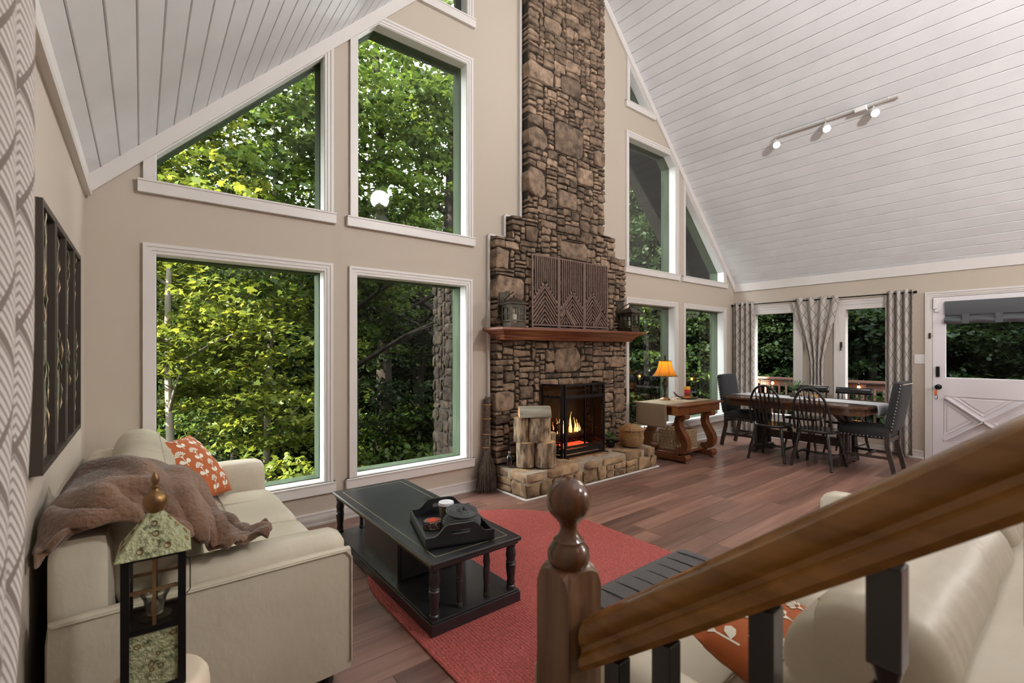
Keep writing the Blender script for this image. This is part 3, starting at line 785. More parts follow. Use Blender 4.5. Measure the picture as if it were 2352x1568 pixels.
# mantel shelf
ma = thing('mantel_shelf', 'reddish stained wooden mantel shelf with stepped crown edge', 'shelf', (0, 0, 0))
mb = MB(); MX0, MX1, MY0 = 2.655, 4.885, 3.50
steps = [(1.487, .125), (1.50, .12), (1.515, .105), (1.535, .098), (1.548, .075), (1.562, .06), (1.566, .035), (1.572, .03), (1.577, .004), (1.585, 0), (1.600, 0), (1.605, .006)]
YB2 = YG - .04
vs = []; 
for z, i in steps: vs += [(MX0 + i, YB2, z), (MX0 + i, MY0 + i, z), (MX1 - i, MY0 + i, z), (MX1 - i, YB2, z)]
fs = [(0, 3, 2, 1), tuple(4 * (len(steps) - 1) + q for q in range(4))]
for k in range(len(steps) - 1):
    for q in range(4): fs.append((4 * k + q, 4 * k + (q + 1) % 4, 4 * k + 4 + (q + 1) % 4, 4 * k + 4 + q))
mb.add(vs, fs); mb.build('shelf', 'mantel_wood', ma, smooth=False)

# ------------------------------------------------------------------ fireplace things
fs_ = thing('fire_screen', 'black folding metal fire screen with mesh doors in front of the fire', 'fire screen', (0, 0, .25))
FSY, FX0, FX1, FH = 3.495, 3.462, 4.072, .775
def screen_panel(p0, p1, name):
    p0 = Vector((*p0, 0)); p1 = Vector((*p1, 0)); d = (p1 - p0).normalized(); up = Vector((0, 0, 1)); w_ = (p1 - p0).length
    q = lambda t, z: p0 + d * t + up * z
    mb = MB()
    for t in (0.012, w_ - .012): mb.bar(q(t, 0), q(t, FH), .026, .022, up=d)
    for z, h in ((.015, .03), (.065, .05), (.115, .02), (.64, .022), (FH - .012, .022)): mb.bar(q(0, z), q(w_, z), .018, h)
    mb.build(name, 'black_metal', fs_, smooth=False, bevel=.002)
    return q, w_
q, w_ = screen_panel((FX0, FSY), (FX1, FSY - .015), 'center_frame')
mb = MB()
for t in (.03, w_ * .5, w_ - .03): mb.bar(q(t, .125), q(t, .63), .016, .014, up=(1, 0, 0))
mb.bar(q(.03, .625), q(w_ - .03, .625), .014, .014)
for a, b in (((.03, .705), (.30, .705)), ((.30, .645), (.30, .765)), ((.36, .645), (.36, .765)), ((.30, .72), (.36, .72)), ((.42, .645), (.42, .765)), ((.42, .71), (w_ - .02, .71)), ((.52, .645), (.52, .765))): mb.bar(q(*a), q(*b), .010, .010, up=(0, 1, 0))
mb.build('door_bars', 'black_metal', fs_, smooth=False)
mm, nt, bb = _nt('screen_mesh'); nt.nodes.remove(bb)
t_ = nt.nodes.new('ShaderNodeBsdfTransparent'); t_.inputs[0].default_value = (.62, .60, .58, 1); nt.links.new(t_.outputs[0], nt.nodes['Material Output'].inputs[0])
MB().add([q(.03, .125), q(w_ - .03, .125), q(w_ - .03, .63), q(.03, .63)], [(0, 1, 2, 3)]).build('mesh_panel', 'screen_mesh', fs_, smooth=False)
MB().lathe([(.004, 0), (.004, .015), (.011, .02), (.011, .03), (0, .034)], 12, q(w_ * .5 + .03, .42) + Vector((0, -.008, 0)), Matrix.Rotation(PI / 2, 4, 'X')).build('knob', 'black_metal', fs_)
q2, w2 = screen_panel((3.362, 3.735), (FX0 - .012, FSY + .01), 'side_frame')
MB().add([q2(.02, .125), q2(w2 - .02, .125), q2(w2 - .02, .63), q2(.02, .63)], [(0, 1, 2, 3)]).build('mesh_panel', 'screen_mesh', fs_, smooth=False)
q3, w3 = screen_panel((FX1 + .012, FSY - .005), (4.172, 3.735), 'side_frame')
MB().add([q3(.02, .125), q3(w3 - .02, .125), q3(w3 - .02, .63), q3(.02, .63)], [(0, 1, 2, 3)]).build('mesh_panel', 'screen_mesh', fs_, smooth=False)
for xx in (FX0, FX1): B(xx - .008, xx + .008, FSY - .07, FSY + .05, 0, .01).build('foot', 'black_metal', fs_)
# two pokers hanging on the folded side of the screen
for i, t in enumerate((.09, .20)):
    pk_ = thing('fire_poker', ('black hooked fire poker hanging deeper inside the folded screen panel', 'black hooked fire tool hanging nearest the screen corner post')[i], 'fire tool', (0, 0, .25), group='fire tools on the screen')
    off = Vector((-.022, -.012, 0)); b = q2(t, .60) + off
    hook = [b + Vector((0, 0, .03)) + Vector((.022 * math.cos(a) * .4, -.022 * math.cos(a) * .9, .026 * math.sin(a))) for a in [PI * 1.1 - j * PI / 7 for j in range(9)]]
    MB().tube(hook + [b + Vector((.008, -.018, .02)), b + Vector((0, -.004, -.02)), q2(t, .45) + off, q2(t, .10) + off], .0045, 6).build('shaft', 'black_metal', pk_)
    B(*[c + s for c, s in zip([(q2(t, 0) + off)[0]] * 2, (-.012, .012))], *[c + s for c, s in zip([(q2(t, 0) + off)[1]] * 2, (-.012, .012))], .06, .14).build('tip', 'black_metal', pk_)

# grate, burning logs and flames
gr = thing('fire_grate', 'low black iron grate under the burning logs', 'grate', (3.96, 3.98, .2455))
mb = MB()
for i in range(6): x = -.22 + i * .088; mb.tube([(x, -.13, .13), (x, -.12, .075), (x, .12, .075)], .008, 6)
for y in (-.1, .1): mb.tube([(-.24, y, .068), (.24, y, .068)], .008, 6)
for x, y in ((-.22, -.1), (.22, -.1), (-.22, .1), (.22, .1)): mb.tube([(x, y, 0), (x, y, .075)], .008, 6)
mb.build('bars', 'black_metal', gr)
def rough_log(L, r0, seed, n=14, seg=14, amp=.12):
    mb = MB(); rr_ = random.Random(seed); vs = []; o_ = rr_.uniform(0, 50)
    for k in range(n + 1):
        for i in range(seg):
            a = 2 * PI * i / seg; z = L * k / n
            q_ = noise.noise(Vector((math.cos(a) * 1.3 + o_, math.sin(a) * 1.3, z * 5))) * amp + noise.noise(Vector((math.cos(a) * 4 + o_, math.sin(a) * 4, z * 18))) * amp * .35
            vs.append((r0 * (1 + q_) * math.cos(a), r0 * (1 + q_) * math.sin(a), z))
    fs = [(k * seg + i, k * seg + (i + 1) % seg, (k + 1) * seg + (i + 1) % seg, (k + 1) * seg + i) for k in range(n) for i in range(seg)]
    mb.add(vs, fs + [tuple(range(seg - 1, -1, -1)), tuple(n * seg + i for i in range(seg))]); return mb
for i, (x, y, z, l, r0, rz, ry) in enumerate(((3.71, 3.92, .385, .50, .05, .08, 90), (3.74, 4.04, .39, .46, .052, -.15, 90), (3.80, 3.97, .475, .40, .045, .3, 82))):
    o = rough_log(l, r0, 40 + i, amp=.3).build('burning_log', 'char_log', None)
    tag(o, ('charred log glowing at the front of the fire grate', 'charred log lying at the back of the fire grate', 'charred log crossed on top of the burning logs')[i], 'log', 'burning logs')
    o.location = (x, y, z); o.rotation_euler = (0, R(ry), rz)
em = B(3.74, 4.22, 3.87, 4.07, .25, .262); r = random.Random(2)
for i in range(60):
    x, y = r.uniform(3.74, 4.21), r.uniform(3.85, 4.07); s = r.uniform(.008, .02); em.box(x - s, x + s, y - s, y + s, .25, .262 + s)
tag(em.build('ember_bed', 'ember', None, smooth=False), 'bed of red glowing embers below the grate', 'embers', kind='stuff')
fl_ = thing('fire_flames', 'bright yellow orange flames rising from the logs', 'fire', (0, 0, 0))
r = random.Random(5)
for i in range(15):
    x = r.uniform(3.74, 4.17); y = r.uniform(3.86, 4.0); h = r.uniform(.06, .15)
    if i in (0, 1, 2): x = (3.87, 3.96, 4.03)[i]; h = (.25, .24, .17)[i]; y = 3.89
    ph = r.uniform(0, 6); zb = .42 if y < 3.94 else .46; n = 9
    pts = [(x + .018 * math.sin(ph + t * 4) * t, y, zb + h * t) for t in [k / n for k in range(n + 1)]]
    rad = [max(.0008, h * .075 * math.sin(PI * min(1, (t + .12)) ** .6) * (1 - t * .6)) for t in [k / n for k in range(n + 1)]]
    MB().tube(pts, rad, 8).build('flame', 'flame_yellow' if i % 3 else 'flame_orange', fl_)
lamp('fire_glow', 'POINT', (3.93, 3.76, .60), 2.6, (1, .42, .12), .08)

# firewood stacked upright on the hearth
lg_lab = ['split grey firewood log standing at the lower corner of the stack', 'round firewood log standing at the lower front of the stack', 'rough firewood log leaning behind the lower front log', 'slim grey-brown log standing in the upper row of the stack',
          'thick barked log standing in the upper row of the stack', 'split log standing in the upper row beside the fire screen']
LG = [(2.955, 3.52, .25, .092, .235, .55, 1), (3.115, 3.415, .25, .115, .235, .0, 2), (3.225, 3.50, .25, .085, .30, .0, 3), (2.925, 3.55, .487, .075, .235, .0, 4), (3.08, 3.46, .487, .118, .235, .0, 5), (3.205, 3.515, .55, .06, .18, .4, 6)]
for i, (x, y, z, r0, l, rz, sd) in enumerate(LG):
    t = thing('firewood_log', lg_lab[i], 'log', (x, y, z), rz, 'firewood stacked on the hearth')
    rough_log(l, r0, sd, amp=.13).build('bark', 'bark', t)
    for zz in (.0005, l - .0003):
        mb = MB(); mb.lathe([(0, -.0012), (r0 * .90, -.0012), (r0 * .90, .0012), (0, .0012)], 18, (0, 0, zz + (.0012 if zz > .1 else -.0002))); mb.build('cut_face', 'cut_wood', t)
t = thing('half_log', 'half-round weathered log lying flat side down on top of the stack', 'log', (2.905, 3.56, .733), R(-33), 'firewood stacked on the hearth')
mb = MB(); n = 14; L_ = .30; r0 = .098
prof = [(r0 * math.cos(PI * i / n), r0 * math.sin(PI * i / n) * 1.05) for i in range(n + 1)]
mb.prism(prof, 0, 1, 'YZ'); mb.v = [(p[0] * L_ + (.01 * noise.noise(Vector((p[1] * 20, p[2] * 20, 3))) if p[0] > .5 else 0), p[1], p[2]) for p in mb.v]
mb.build('bark', 'bark_grey', t, ang=30)
for xx in (-.0025, L_ + .002):
    m2 = MB(); m2.prism([(a * .96, b * .96) for a, b in prof], xx, xx + .004 * (1 if xx > 0 else 1), 'YZ'); m2.build('cut_face', 'cut_wood', t, smooth=False)

# reed diffuser
t = thing('reed_diffuser', 'small black glass bottle with dark reeds beside the firewood', 'bottle', (2.835, 3.62, .25))
MB().lathe([(.034, 0), (.036, .006), (.036, .085), (.030, .10), (.014, .115), (.013, .125), (0, .125)], 20).build('bottle', 'black_glass', t)
MB().lathe([(.0155, .122), (.0155, .145), (.006, .146), (.006, .15), (0, .15)], 16).build('cap', 'chrome', t)
for i, a in enumerate((.3, 1.4, 2.5, 3.6, 5.2)): MB().tube([(.003 * math.cos(a), .003 * math.sin(a), .12), (.03 * math.cos(a) - .01, .03 * math.sin(a), .27)], .0016, 5).build('reed', 'black_metal', t)

# twig broom
t = thing('twig_broom', 'rustic twig broom leaning in the corner beside the chimney', 'broom', (2.64, 3.76, 0))
hd = lambda z: Vector((.03 + .045 * (z / .9), .035 + .03 * (z / .9), z))
MB().tube([hd(.25), hd(.5), hd(.7), hd(.9)], [.03, .03, .034, .034], 10).build('handle', 'twig', t)
mb = MB(); r = random.Random(9)
for i in range(26):
    a = r.uniform(0, 6.28); q0 = .028 * math.sqrt(r.random()); c0 = Vector((q0 * math.cos(a), q0 * math.sin(a), 0)); mb.tube([hd(.38) + c0, hd(.9) + c0 + Vector((0, 0, r.uniform(-.03, .02)))], r.uniform(.004, .008), 5)
mb.build('handle_twigs', 'twig', t)['kind'] = 'stuff'
mb = MB()
for i in range(330):
    a = r.uniform(0, 6.28); f = math.sqrt(r.random()); c0 = Vector((math.cos(a), math.sin(a), 0)) * f; z1_ = r.uniform(.0, .05)
    e = Vector((.01 + .125 * c0.x, -.02 + .075 * c0.y, z1_)); p0 = hd(.40) + c0 * .022; m_ = p0.lerp(e, .5) + Vector((c0.x * .018, c0.y * .018, 0)) + Vector((r.uniform(-.01, .01), r.uniform(-.01, .01), 0))
    mb.tube([p0, m_, e], [.003, .0026, .0014], 4)
o = mb.build('bristles', 'twig', t); o['kind'] = 'stuff'
for z in (.42, .55, .70, .84): MB().tube([hd(z) + Vector((.037 * math.cos(a), .037 * math.sin(a), 0)) for a in [i * PI / 6 for i in range(12)]], .006, 5, closed=True).build('binding', 'seagrass', t)

# lidded seagrass basket
t = thing('seagrass_basket', 'round lidded seagrass basket with loop handles at the hearth end', 'basket', (4.575, 3.49, .25))
prof = lambda z: .105 + .035 * math.sin(min(1, z / .14) * PI * .62) - .012 * max(0, (z - .12) / .06)
mb = MB(); mb.lathe([(0, .004)] + [(prof(z) - .006, z) for z in [.004 + i * .0182 for i in range(11)]] + [(0, .186)], 28); mb.build('body', 'seagrass', t)
for i in range(14):
    z = .008 + i * .0132; rr_ = prof(z); MB().tube([((rr_) * math.cos(a), rr_ * math.sin(a), z + .0012 * math.sin(a * 24)) for a in [k * 2 * PI / 40 for k in range(40)]], .0068, 6, closed=True).build('coil', 'seagrass', t)
ld = MB(); ld.lathe([(.138, .186), (.142, .192), (.138, .200), (.115, .222), (.075, .242), (.03, .252), (0, .254)], 28); lid = ld.build('lid', 'seagrass', t)
for rr_, z in ((.14, .193), (.125, .212), (.105, .227), (.082, .238), (.055, .246), (.028, .252)): MB().tube([(rr_ * math.cos(a), rr_ * math.sin(a), z) for a in [k * 2 * PI / 36 for k in range(36)]], .0062, 6, closed=True).build('coil', 'seagrass', lid)
for a0 in (R(20), R(200)):
    c0, s0 = math.cos(a0), math.sin(a0); MB().tube([(.136 * c0 - .045 * math.cos(u) * s0 + .035 * math.sin(u) * c0, .136 * s0 + .045 * math.cos(u) * c0 + .035 * math.sin(u) * s0, .165 + .085 * math.sin(u)) for u in [i * PI / 10 for i in range(11)]], .0052, 6).build('handle', 'seagrass', t)
MB().tube([(-.02, -.14, .205), (-.015, -.15, .17), (-.02, -.148, .12)], .003, 5).tube([(-.03, -.135, .205), (-.028, -.15, .16), (-.03, -.147, .10)], .003, 5).build('tie_cord', 'seagrass', t)

# green bottle-ish dark plant pot wedged behind the basket
t = thing('potted_greenery', 'dark leafy greenery in a black pot behind the basket', 'plant', (4.33, 3.60, .25))
MB().lathe([(.045, 0), (.058, .07), (.06, .075), (.05, .07), (0, .065)], 16).build('pot', 'black_metal', t)
r = random.Random(31)
for i in range(26):
    a = r.uniform(0, 6.28); l = r.uniform(.05, .09); z = r.uniform(.07, .15); c0 = Vector((.02 * math.cos(a), .02 * math.sin(a), z)); d = Vector((math.cos(a), math.sin(a), r.uniform(-.1, .6))).normalized(); sd = d.cross(Vector((0, 0, 1))).normalized() * .016
    MB().add([c0, c0 + d * l * .5 + sd, c0 + d * l, c0 + d * l * .5 - sd, c0 + d * l * .5 + Vector((0, 0, .004))], [(0, 1, 4), (1, 2, 4), (2, 3, 4), (3, 0, 4)]).build('leaf', 'plant_green', t)

# lanterns on the mantel, hooked to wall plates
def mantel_lantern(x, label, rz):
    t = thing('mantel_lantern', label, 'lantern', (x, 3.60, 1.605), rz, 'lanterns on the mantel')
    b = MB(); h = .078
    b.box(-h - .012, h + .012, -h - .012, h + .012, 0, .014); b.box(-h - .004, h + .004, -h - .004, h + .004, .014, .05); b.build('base', 'dark_bronze', t, smooth=False, bevel=.002)
    for sx in (-1, 1):
        for sy in (-1, 1): B(sx * h - .009, sx * h + .009, sy * h - .009, sy * h + .009, .05, .215).build('post', 'dark_bronze', t, smooth=False)
    fr = MB(); 
    for z in (.058, .195):
        fr = MB()
        for s in (-1, 1): fr.box(-h, h, s * h - .005, s * h + .005, z, z + .016); fr.box(s * h - .005, s * h + .005, -h, h, z, z + .016)
        fr.build('frame_band', 'dark_bronze', t, smooth=False)
    B(-h - .006, h + .006, -h - .006, h + .006, .2115, .226).build('cornice', 'dark_bronze', t, smooth=False)
    mu = MB()
    for s in (-1, 1):
        mu.box(-.004, .004, s * h - .004, s * h + .004, .07, .2); mu.box(s * h - .004, s * h + .004, -.004, .004, .07, .2)
        mu.box(-h, h, s * h - .004, s * h + .004, .131, .139); mu.box(s * h - .004, s * h + .004, -h, h, .131, .139)
    mu.build('muntins', 'dark_bronze', t, smooth=False)
    for s in (-1, 1):
        B(-h + .009, h - .009, s * h - .001, s * h + .001, .074, .195).build('pane', 'clear_glass', t, smooth=False); B(s * h - .001, s * h + .001, -h + .009, h - .009, .074, .195).build('pane', 'clear_glass', t, smooth=False)
    rf_ = MB(); e = h + .026; z0_ = .228
    rf_.box(-e, e, -e, e, .226, .238)
    rf_.add([(-e, -e, .238), (e, -e, .238), (e, e, .238), (-e, e, .238), (0, 0, .305)], [(0, 1, 4), (1, 2, 4), (2, 3, 4), (3, 0, 4), (3, 2, 1, 0)]); rf_.build('roof', 'dark_bronze', t, smooth=False)
    MB().lathe([(.008, .298), (.012, .308), (.006, .318), (0, .32)], 10).build('finial', 'dark_bronze', t)
    MB().lathe([(.028, .05), (.028, .13), (.005, .132), (0, .15)], 14).build('candle', 'wax', t)
    return t
for x, sd, rz in ((2.872, 'beside the first window', R(-6)), (4.685, 'beside the amber lamp', R(4))):
    mantel_lantern(x, 'dark bronze lantern with small panes on the mantel end ' + sd, rz)
    p = thing('lantern_bracket', 'dark metal bracket plate fixed to the stone behind the lantern ' + sd, 'bracket', (x - .02, 3.742, 1.62))
    B(-.075, .075, -.012, .0, .12, .36).box(-.06, .06, -.018, -.012, .14, .34).build('plate', 'dark_bronze', p, smooth=False)
    MB().tube([(0, -.015, .26), (.01, -.08, .31), (.02, -.142, .335)], .006, 6).build('arm', 'dark_bronze', p)

# slatted mountain panel leaning on the chimney: three leaves of separate slats
wa = thing('wall_art', 'brown slatted wooden triptych of mountain peaks leaning above the mantel', 'wall art', (3.79, 3.70, 1.606))
ART_H = .785; TH = .012
def clip_seg(p, q, x0, x1, z0, z1, tri=None):
    """part of a segment inside the leaf and outside the front mountain"""
    n = 60; out = []; cur = None
    for i in range(n + 1):
        t_ = i / n; x = lerp(p[0], q[0], t_); z = lerp(p[1], q[1], t_)
        ok = x0 <= x <= x1 and z0 <= z <= z1 and not (tri and z < tri[1] + .018 - abs(x - tri[0]) * tri[2])
        if ok: cur = [(x, z), (x, z)] if cur is None else [cur[0], (x, z)]
        elif cur: out.append(cur); cur = None
    if cur: out.append(cur)
    return [s_ for s_ in out if math.hypot(s_[0][0] - s_[1][0], s_[0][1] - s_[1][1]) > .02]
def slat(a, b, w_): MB().bar((a[0], 0, a[1]), (b[0], 0, b[1]), TH, w_, up=(b[1] - a[1], 0, -(b[0] - a[0]))).build('slat', 'walnut_slat', wa, smooth=False)
leaves_ = [(-.60, -.212, (-.42, .50, 1.15), (-.27, .12, 1.2)), (-.208, .192, (-.0, .44, 1.15), (-.11, .24, 1.2)), (.196, .60, (.33, .45, 1.15), (.49, .24, 1.2))]
for li, (x0, x1, big, small) in enumerate(leaves_):
    for xx in (x0, x1): slat((xx + (.009 if xx == x0 else -.009), 0), (xx + (.009 if xx == x0 else -.009), ART_H), .02)
    slat((x0 + .02, ART_H - .008), (x1 - .02, ART_H - .008), .016)
    for z in (.012, .046): slat((x0 + .02, z), (x1 - .02, z), .018)
    ns = 12; sp = (x1 - x0 - .04) / ns
    for k in range(1, ns):
        x = x0 + .02 + k * sp
        zt = max(big[1] - abs(x - big[0]) * big[2], (small[1] - abs(x - small[0]) * small[2]) if li else 0, .06)
        slat((x, zt), (x, ART_H - .016), .0135)
    for mt, front in ((big, small if li else None), (small if li else None, None)):
        if not mt: continue
        ax, az, sl_ = mt; k = 0; step = .048
        while az - k * step > .06:
            z = az - k * step; L_ = .5
            for sg in (-1, 1):
                end = (ax + sg * L_, z - L_ * sl_)
                for a, b in clip_seg((ax, z), end, x0 + .02, x1 - .02, .058, ART_H, front): slat(a, b, .032 if k == 0 else .0165)
            k += 1

# ------------------------------------------------------------------ left sofa
def loft_cushion(prof, y0, y1, rnd=.06, n=14):
    """closed (x,z) profile lofted along y with rounded ends"""
    cx = sum(p[0] for p in prof) / len(prof); cz = sum(p[1] for p in prof) / len(prof); mb = MB(); m = len(prof); st = []
    for i in range(n + 1):
        t_ = i / n; y = lerp(y0, y1, t_); e = min(y - y0, y1 - y)
        s_ = 1 if e >= rnd else .80 + .20 * math.sqrt(max(0, 1 - (1 - e / rnd) ** 2)); st.append((y, s_))
    st = [(y0, .62)] + st[0:] + [(y1, .62)]
    st[1] = (y0 + .004, .80); st[-2] = (y1 - .004, .80)
    for y, s_ in st:
        for p in prof:
            k_ = .0024 * noise.noise(Vector((y * 38, p[1] * 6, p[0] * 6))) + .006 * noise.noise(Vector((y * 6, p[1] * 4, 3)))
            q_ = Vector((p[0] - cx, p[1] - cz)); q_ = q_ * s_ + q_.normalized() * k_ * (1 if s_ > .7 else 0)
            mb.v.append((cx + q_.x, y, cz + q_.y))
    for k in range(len(st) - 1):
        for i in range(m): mb.f.append((k * m + i, k * m + (i + 1) % m, (k + 1) * m + (i + 1) % m, (k + 1) * m + i))
    mb.f += [tuple(range(m - 1, -1, -1)), tuple((len(st) - 1) * m + i for i in range(m))]
    return mb
def smooth_prof(p, n=4):
    out = []; m = len(p)
    for i in range(m):
        a, b, c, d = (Vector(p[(i + q) % m]) for q in (-1, 0, 1, 2))
        for k in range(n):
            t_ = k / n; out.append(tuple(.5 * ((2 * b) + (c - a) * t_ + (2 * a - 5 * b + 4 * c - d) * t_ * t_ + (3 * b - a - 3 * c + d) * t_ ** 3)))
    return out
BACKP = smooth_prof([(.22, .42), (.37, .42), (.43, .52), (.428, .62), (.402, .695), (.374, .722), (.384, .748), (.378, .80), (.345, .850), (.318, .866), (.318, .886), (.25, .915), (.16, .895), (.115, .80), (.13, .60)])
def sofa(name, label, loc, rz, L_, arm_h=.60, D=.95):
    t = thing(name, label, 'sofa', loc, rz)
    aw = .19
    MB().puff(.04, D - .06, .01, L_ - .01, .07, .27, .03, n=4).build('base', 'leather', t)
    MB().puff(.0, .17, .06, L_ - .06, .08, .80, .05, (0.0, 0, .02), n=8).build('back_frame', 'leather', t)
    for y0_ in (0, L_ - aw):
        out0 = y0_ if y0_ == 0 else L_ - .055
        MB().puff(.015, D - .02, out0, out0 + .055, .06, arm_h - .03, .022, n=6).build('arm_panel', 'leather', t)
        a = MB().puff(.30, D - .035, y0_ + (.045 if y0_ == 0 else 0), y0_ + (aw if y0_ == 0 else aw - .045), .06, arm_h + .015, .05, (.01, .01, .015), n=10, wob=.004, seed=y0_).build('arm', 'leather', t)
        ye = out0 + (.002 if y0_ == 0 else .053)
        MB().tube([(.03, ye, arm_h - .042), (D - .05, ye, arm_h - .042), (D - .028, ye, arm_h - .07), (D - .028, ye, .1)], .004, 6).build('seam', 'leather_seam', t)
    n_ = 2; sw_ = (L_ - 2 * aw) / n_
    for i in range(n_):
        a, b = aw + i * sw_ + .004, aw + (i + 1) * sw_ - .004
        sc_ = MB().puff(.20, D + .0, a, b, .25, .432, .06, (.015, .0, .028), n=12, wob=.006, seed=i * 7).build('seat_cushion', 'leather', t)
        ym = (a + b) / 2
        MB().tube([(.40, ym, .461), (.6, ym, .466), (.8, ym, .455), (.9, ym, .43)], .003, 5).tube([(.62, a + .02, .44), (.62, lerp(a, b, .3), .463), (.62, ym, .467), (.62, lerp(a, b, .7), .463), (.62, b - .02, .44)], .003, 5).build('seam', 'leather_seam', sc_)
        bc = loft_cushion(BACKP, a, b, .07, 90).build('back_cushion', 'leather', t, ang=70)
        MB().tube([(.379, y_, .722) for y_ in (a + .03, lerp(a, b, .3), ym, lerp(a, b, .7), b - .03)], .004, 5).build('seam', 'leather_seam', bc); MB().tube([(.324, y_, .874) for y_ in (a + .05, ym, b - .05)], .004, 5).build('seam', 'leather_seam', bc)
    for xx in (.10, D - .10):
        for yy in (.08, L_ - .08): MB().lathe([(.022, 0), (.03, .075), (0, .076)], 12, (xx, yy, 0)).build('foot', 'black_wood', t)
    return t
sofa('leather_sofa', 'cream leather sofa against the wall under the framed panels', (XL + .03, 1.93, 0), 0, 1.88)
sofa('leather_loveseat', 'cream leather sofa facing the fireplace behind the stair rail', (3.04, .035, 0), PI / 2, 2.20)

# patterned pillows
def pillow(label, loc, rot, size=.46, puffy=.085, seed=0, group='orange printed pillows', both=True):
    t = thing('throw_pillow', label, 'pillow', loc, 0, group); t.rotation_euler = rot
    n = 22; h = size / 2
    def S(u, v, side, off=0):
        a, b = 2 * u - 1, 2 * v - 1
        e = (max(0, 1 - abs(a) ** 2.4) * max(0, 1 - abs(b) ** 2.4)) ** .55
        pin = 1 - .07 * (1 - abs(a * b)) * max(abs(a), abs(b)) ** 3
        return Vector((a * h * pin, b * h * pin, side * (puffy * e + off) + .012 * noise.noise(Vector((a * 2 + seed, b * 2, side)))  * e))
    mb = MB()
    for sd in (1, -1):
        m2 = MB(); m2.sheet(lambda u, v: S(u, v, sd), n, n); fs = m2.f if sd > 0 else [f[::-1] for f in m2.f]; mb.add(m2.v, fs)
    mb.merge = True; mb.build('cover', 'orange_cotton', t, ang=80)
    fl__ = MB()
    def patch(poly, side):
        poly = [(cx + (p[0] - cx) * 1.32, cy + (p[1] - cy) * 1.32) for p in poly]
        c = Vector((sum(p[0] for p in poly) / len(poly), sum(p[1] for p in poly) / len(poly)))
        if not all(.03 < p[0] < .97 and .03 < p[1] < .97 for p in poly): return
        k = len(poly); vs = [S(p[0], p[1], side, .0022) for p in poly] + [S(c.x, c.y, side, .0022)]
        fs = [(i, (i + 1) % k, k) for i in range(k)]
        fl__.add(vs, fs if side > 0 else [f[::-1] for f in fs])
    for side in ((1, -1) if both else (1,)):
        for iy in range(4):
            for ix in range(4):
                cx, cy = .15 + ix * .27 + (-.09 if iy % 2 else .03), .15 + iy * .235
                for p_ in range(8):                       # petals fan out
                    a = R(20 + p_ * 20); r0_, r1_ = .02, .062
                    patch([(cx + r0_ * math.cos(a - .1), cy + .03 + r0_ * math.sin(a - .1)), (cx + r1_ * math.cos(a - .13), cy + .03 + r1_ * math.sin(a - .13)), (cx + r1_ * 1.08 * math.cos(a), cy + .03 + r1_ * 1.08 * math.sin(a)), (cx + r1_ * math.cos(a + .13), cy + .03 + r1_ * math.sin(a + .13)), (cx + r0_ * math.cos(a + .1), cy + .03 + r0_ * math.sin(a + .1))], side)
                patch([(cx - .018, cy + .035), (cx + .018, cy + .035), (cx + .004, cy + .012), (cx - .004, cy + .012)], side)
                patch([(cx - .004, cy + .03), (cx + .004, cy + .03), (cx + .004, cy - .085), (cx - .004, cy - .085)], side)
                for sg in (-1, 1):
                    ll = [(0, -.05), (.02, -.012), (.045, -.004), (.062, -.022), (.055, -.045), (.03, -.055)]
                    patch([(cx + sg * a, cy + b) for a, b in (ll if sg > 0 else ll[::-1])], side)
    fl__.build('flower_print', 'cream_print', t, smooth=True)['kind'] = 'stuff'
    return t
pillow('orange pillow with cream flowers leaning on the far sofa arm', (.244, 3.44, .66), (.9286, .0618, 1.0319), .45, seed=3)
pillow('orange flowered pillow tipped against the sofa back behind the stair rail', (1.40, .49, .548), (R(15), R(5), R(4)), .48, seed=9)
pillow('orange flowered pillow at the far end of the sofa behind the rail', (2.26, .53, .61), (R(64), 0, R(-5)), .40, seed=14)
pl = MB().puff(-.17, .17, -.05, .05, -.11, .11, .05, (0, .02, .0), n=6).build('lumbar_pillow', mat('navy_cotton', (.03, .035, .06), .9), None)
tag(pl, 'small dark navy pillow tucked behind the orange pillow', 'pillow'); pl.location = (.20, 3.12, .555); pl.rotation_euler = (R(-14), 0, R(80))

# fur throw over the near half of the sofa back
TG = [[(-.245, 1.985, .70), (-.245, 2.03, .74), (-.24, 2.18, .79), (-.225, 2.36, .80)], [(-.18, 1.975, .75), (-.17, 2.03, .83), (-.16, 2.20, .885), (-.15, 2.39, .885)],
      [(-.03, 1.965, .77), (-.03, 2.02, .865), (-.01, 2.20, .915), (0, 2.40, .905)], [(.09, 1.965, .71), (.11, 2.02, .80), (.13, 2.19, .84), (.14, 2.38, .82)],
      [(.16, 1.96, .66), (.19, 2.015, .72), (.21, 2.17, .70), (.22, 2.34, .65)], [(.24, 1.965, .635), (.27, 2.02, .66), (.30, 2.14, .63), (.29, 2.26, .56)], [(.34, 1.985, .632), (.36, 2.03, .645), (.37, 2.09, .64), (.36, 2.15, .62)]]
def cat(p, t):
    n_ = len(p) - 1; x = t * n_; i = min(int(x), n_ - 1); f_ = x - i; a, b, c, d = (Vector(p[max(0, min(n_, i + k))]) for k in (-1, 0, 1, 2))
    return .5 * ((2 * b) + (c - a) * f_ + (2 * a - 5 * b + 4 * c - d) * f_ * f_ + (3 * b - a - 3 * c + d) * f_ ** 3)
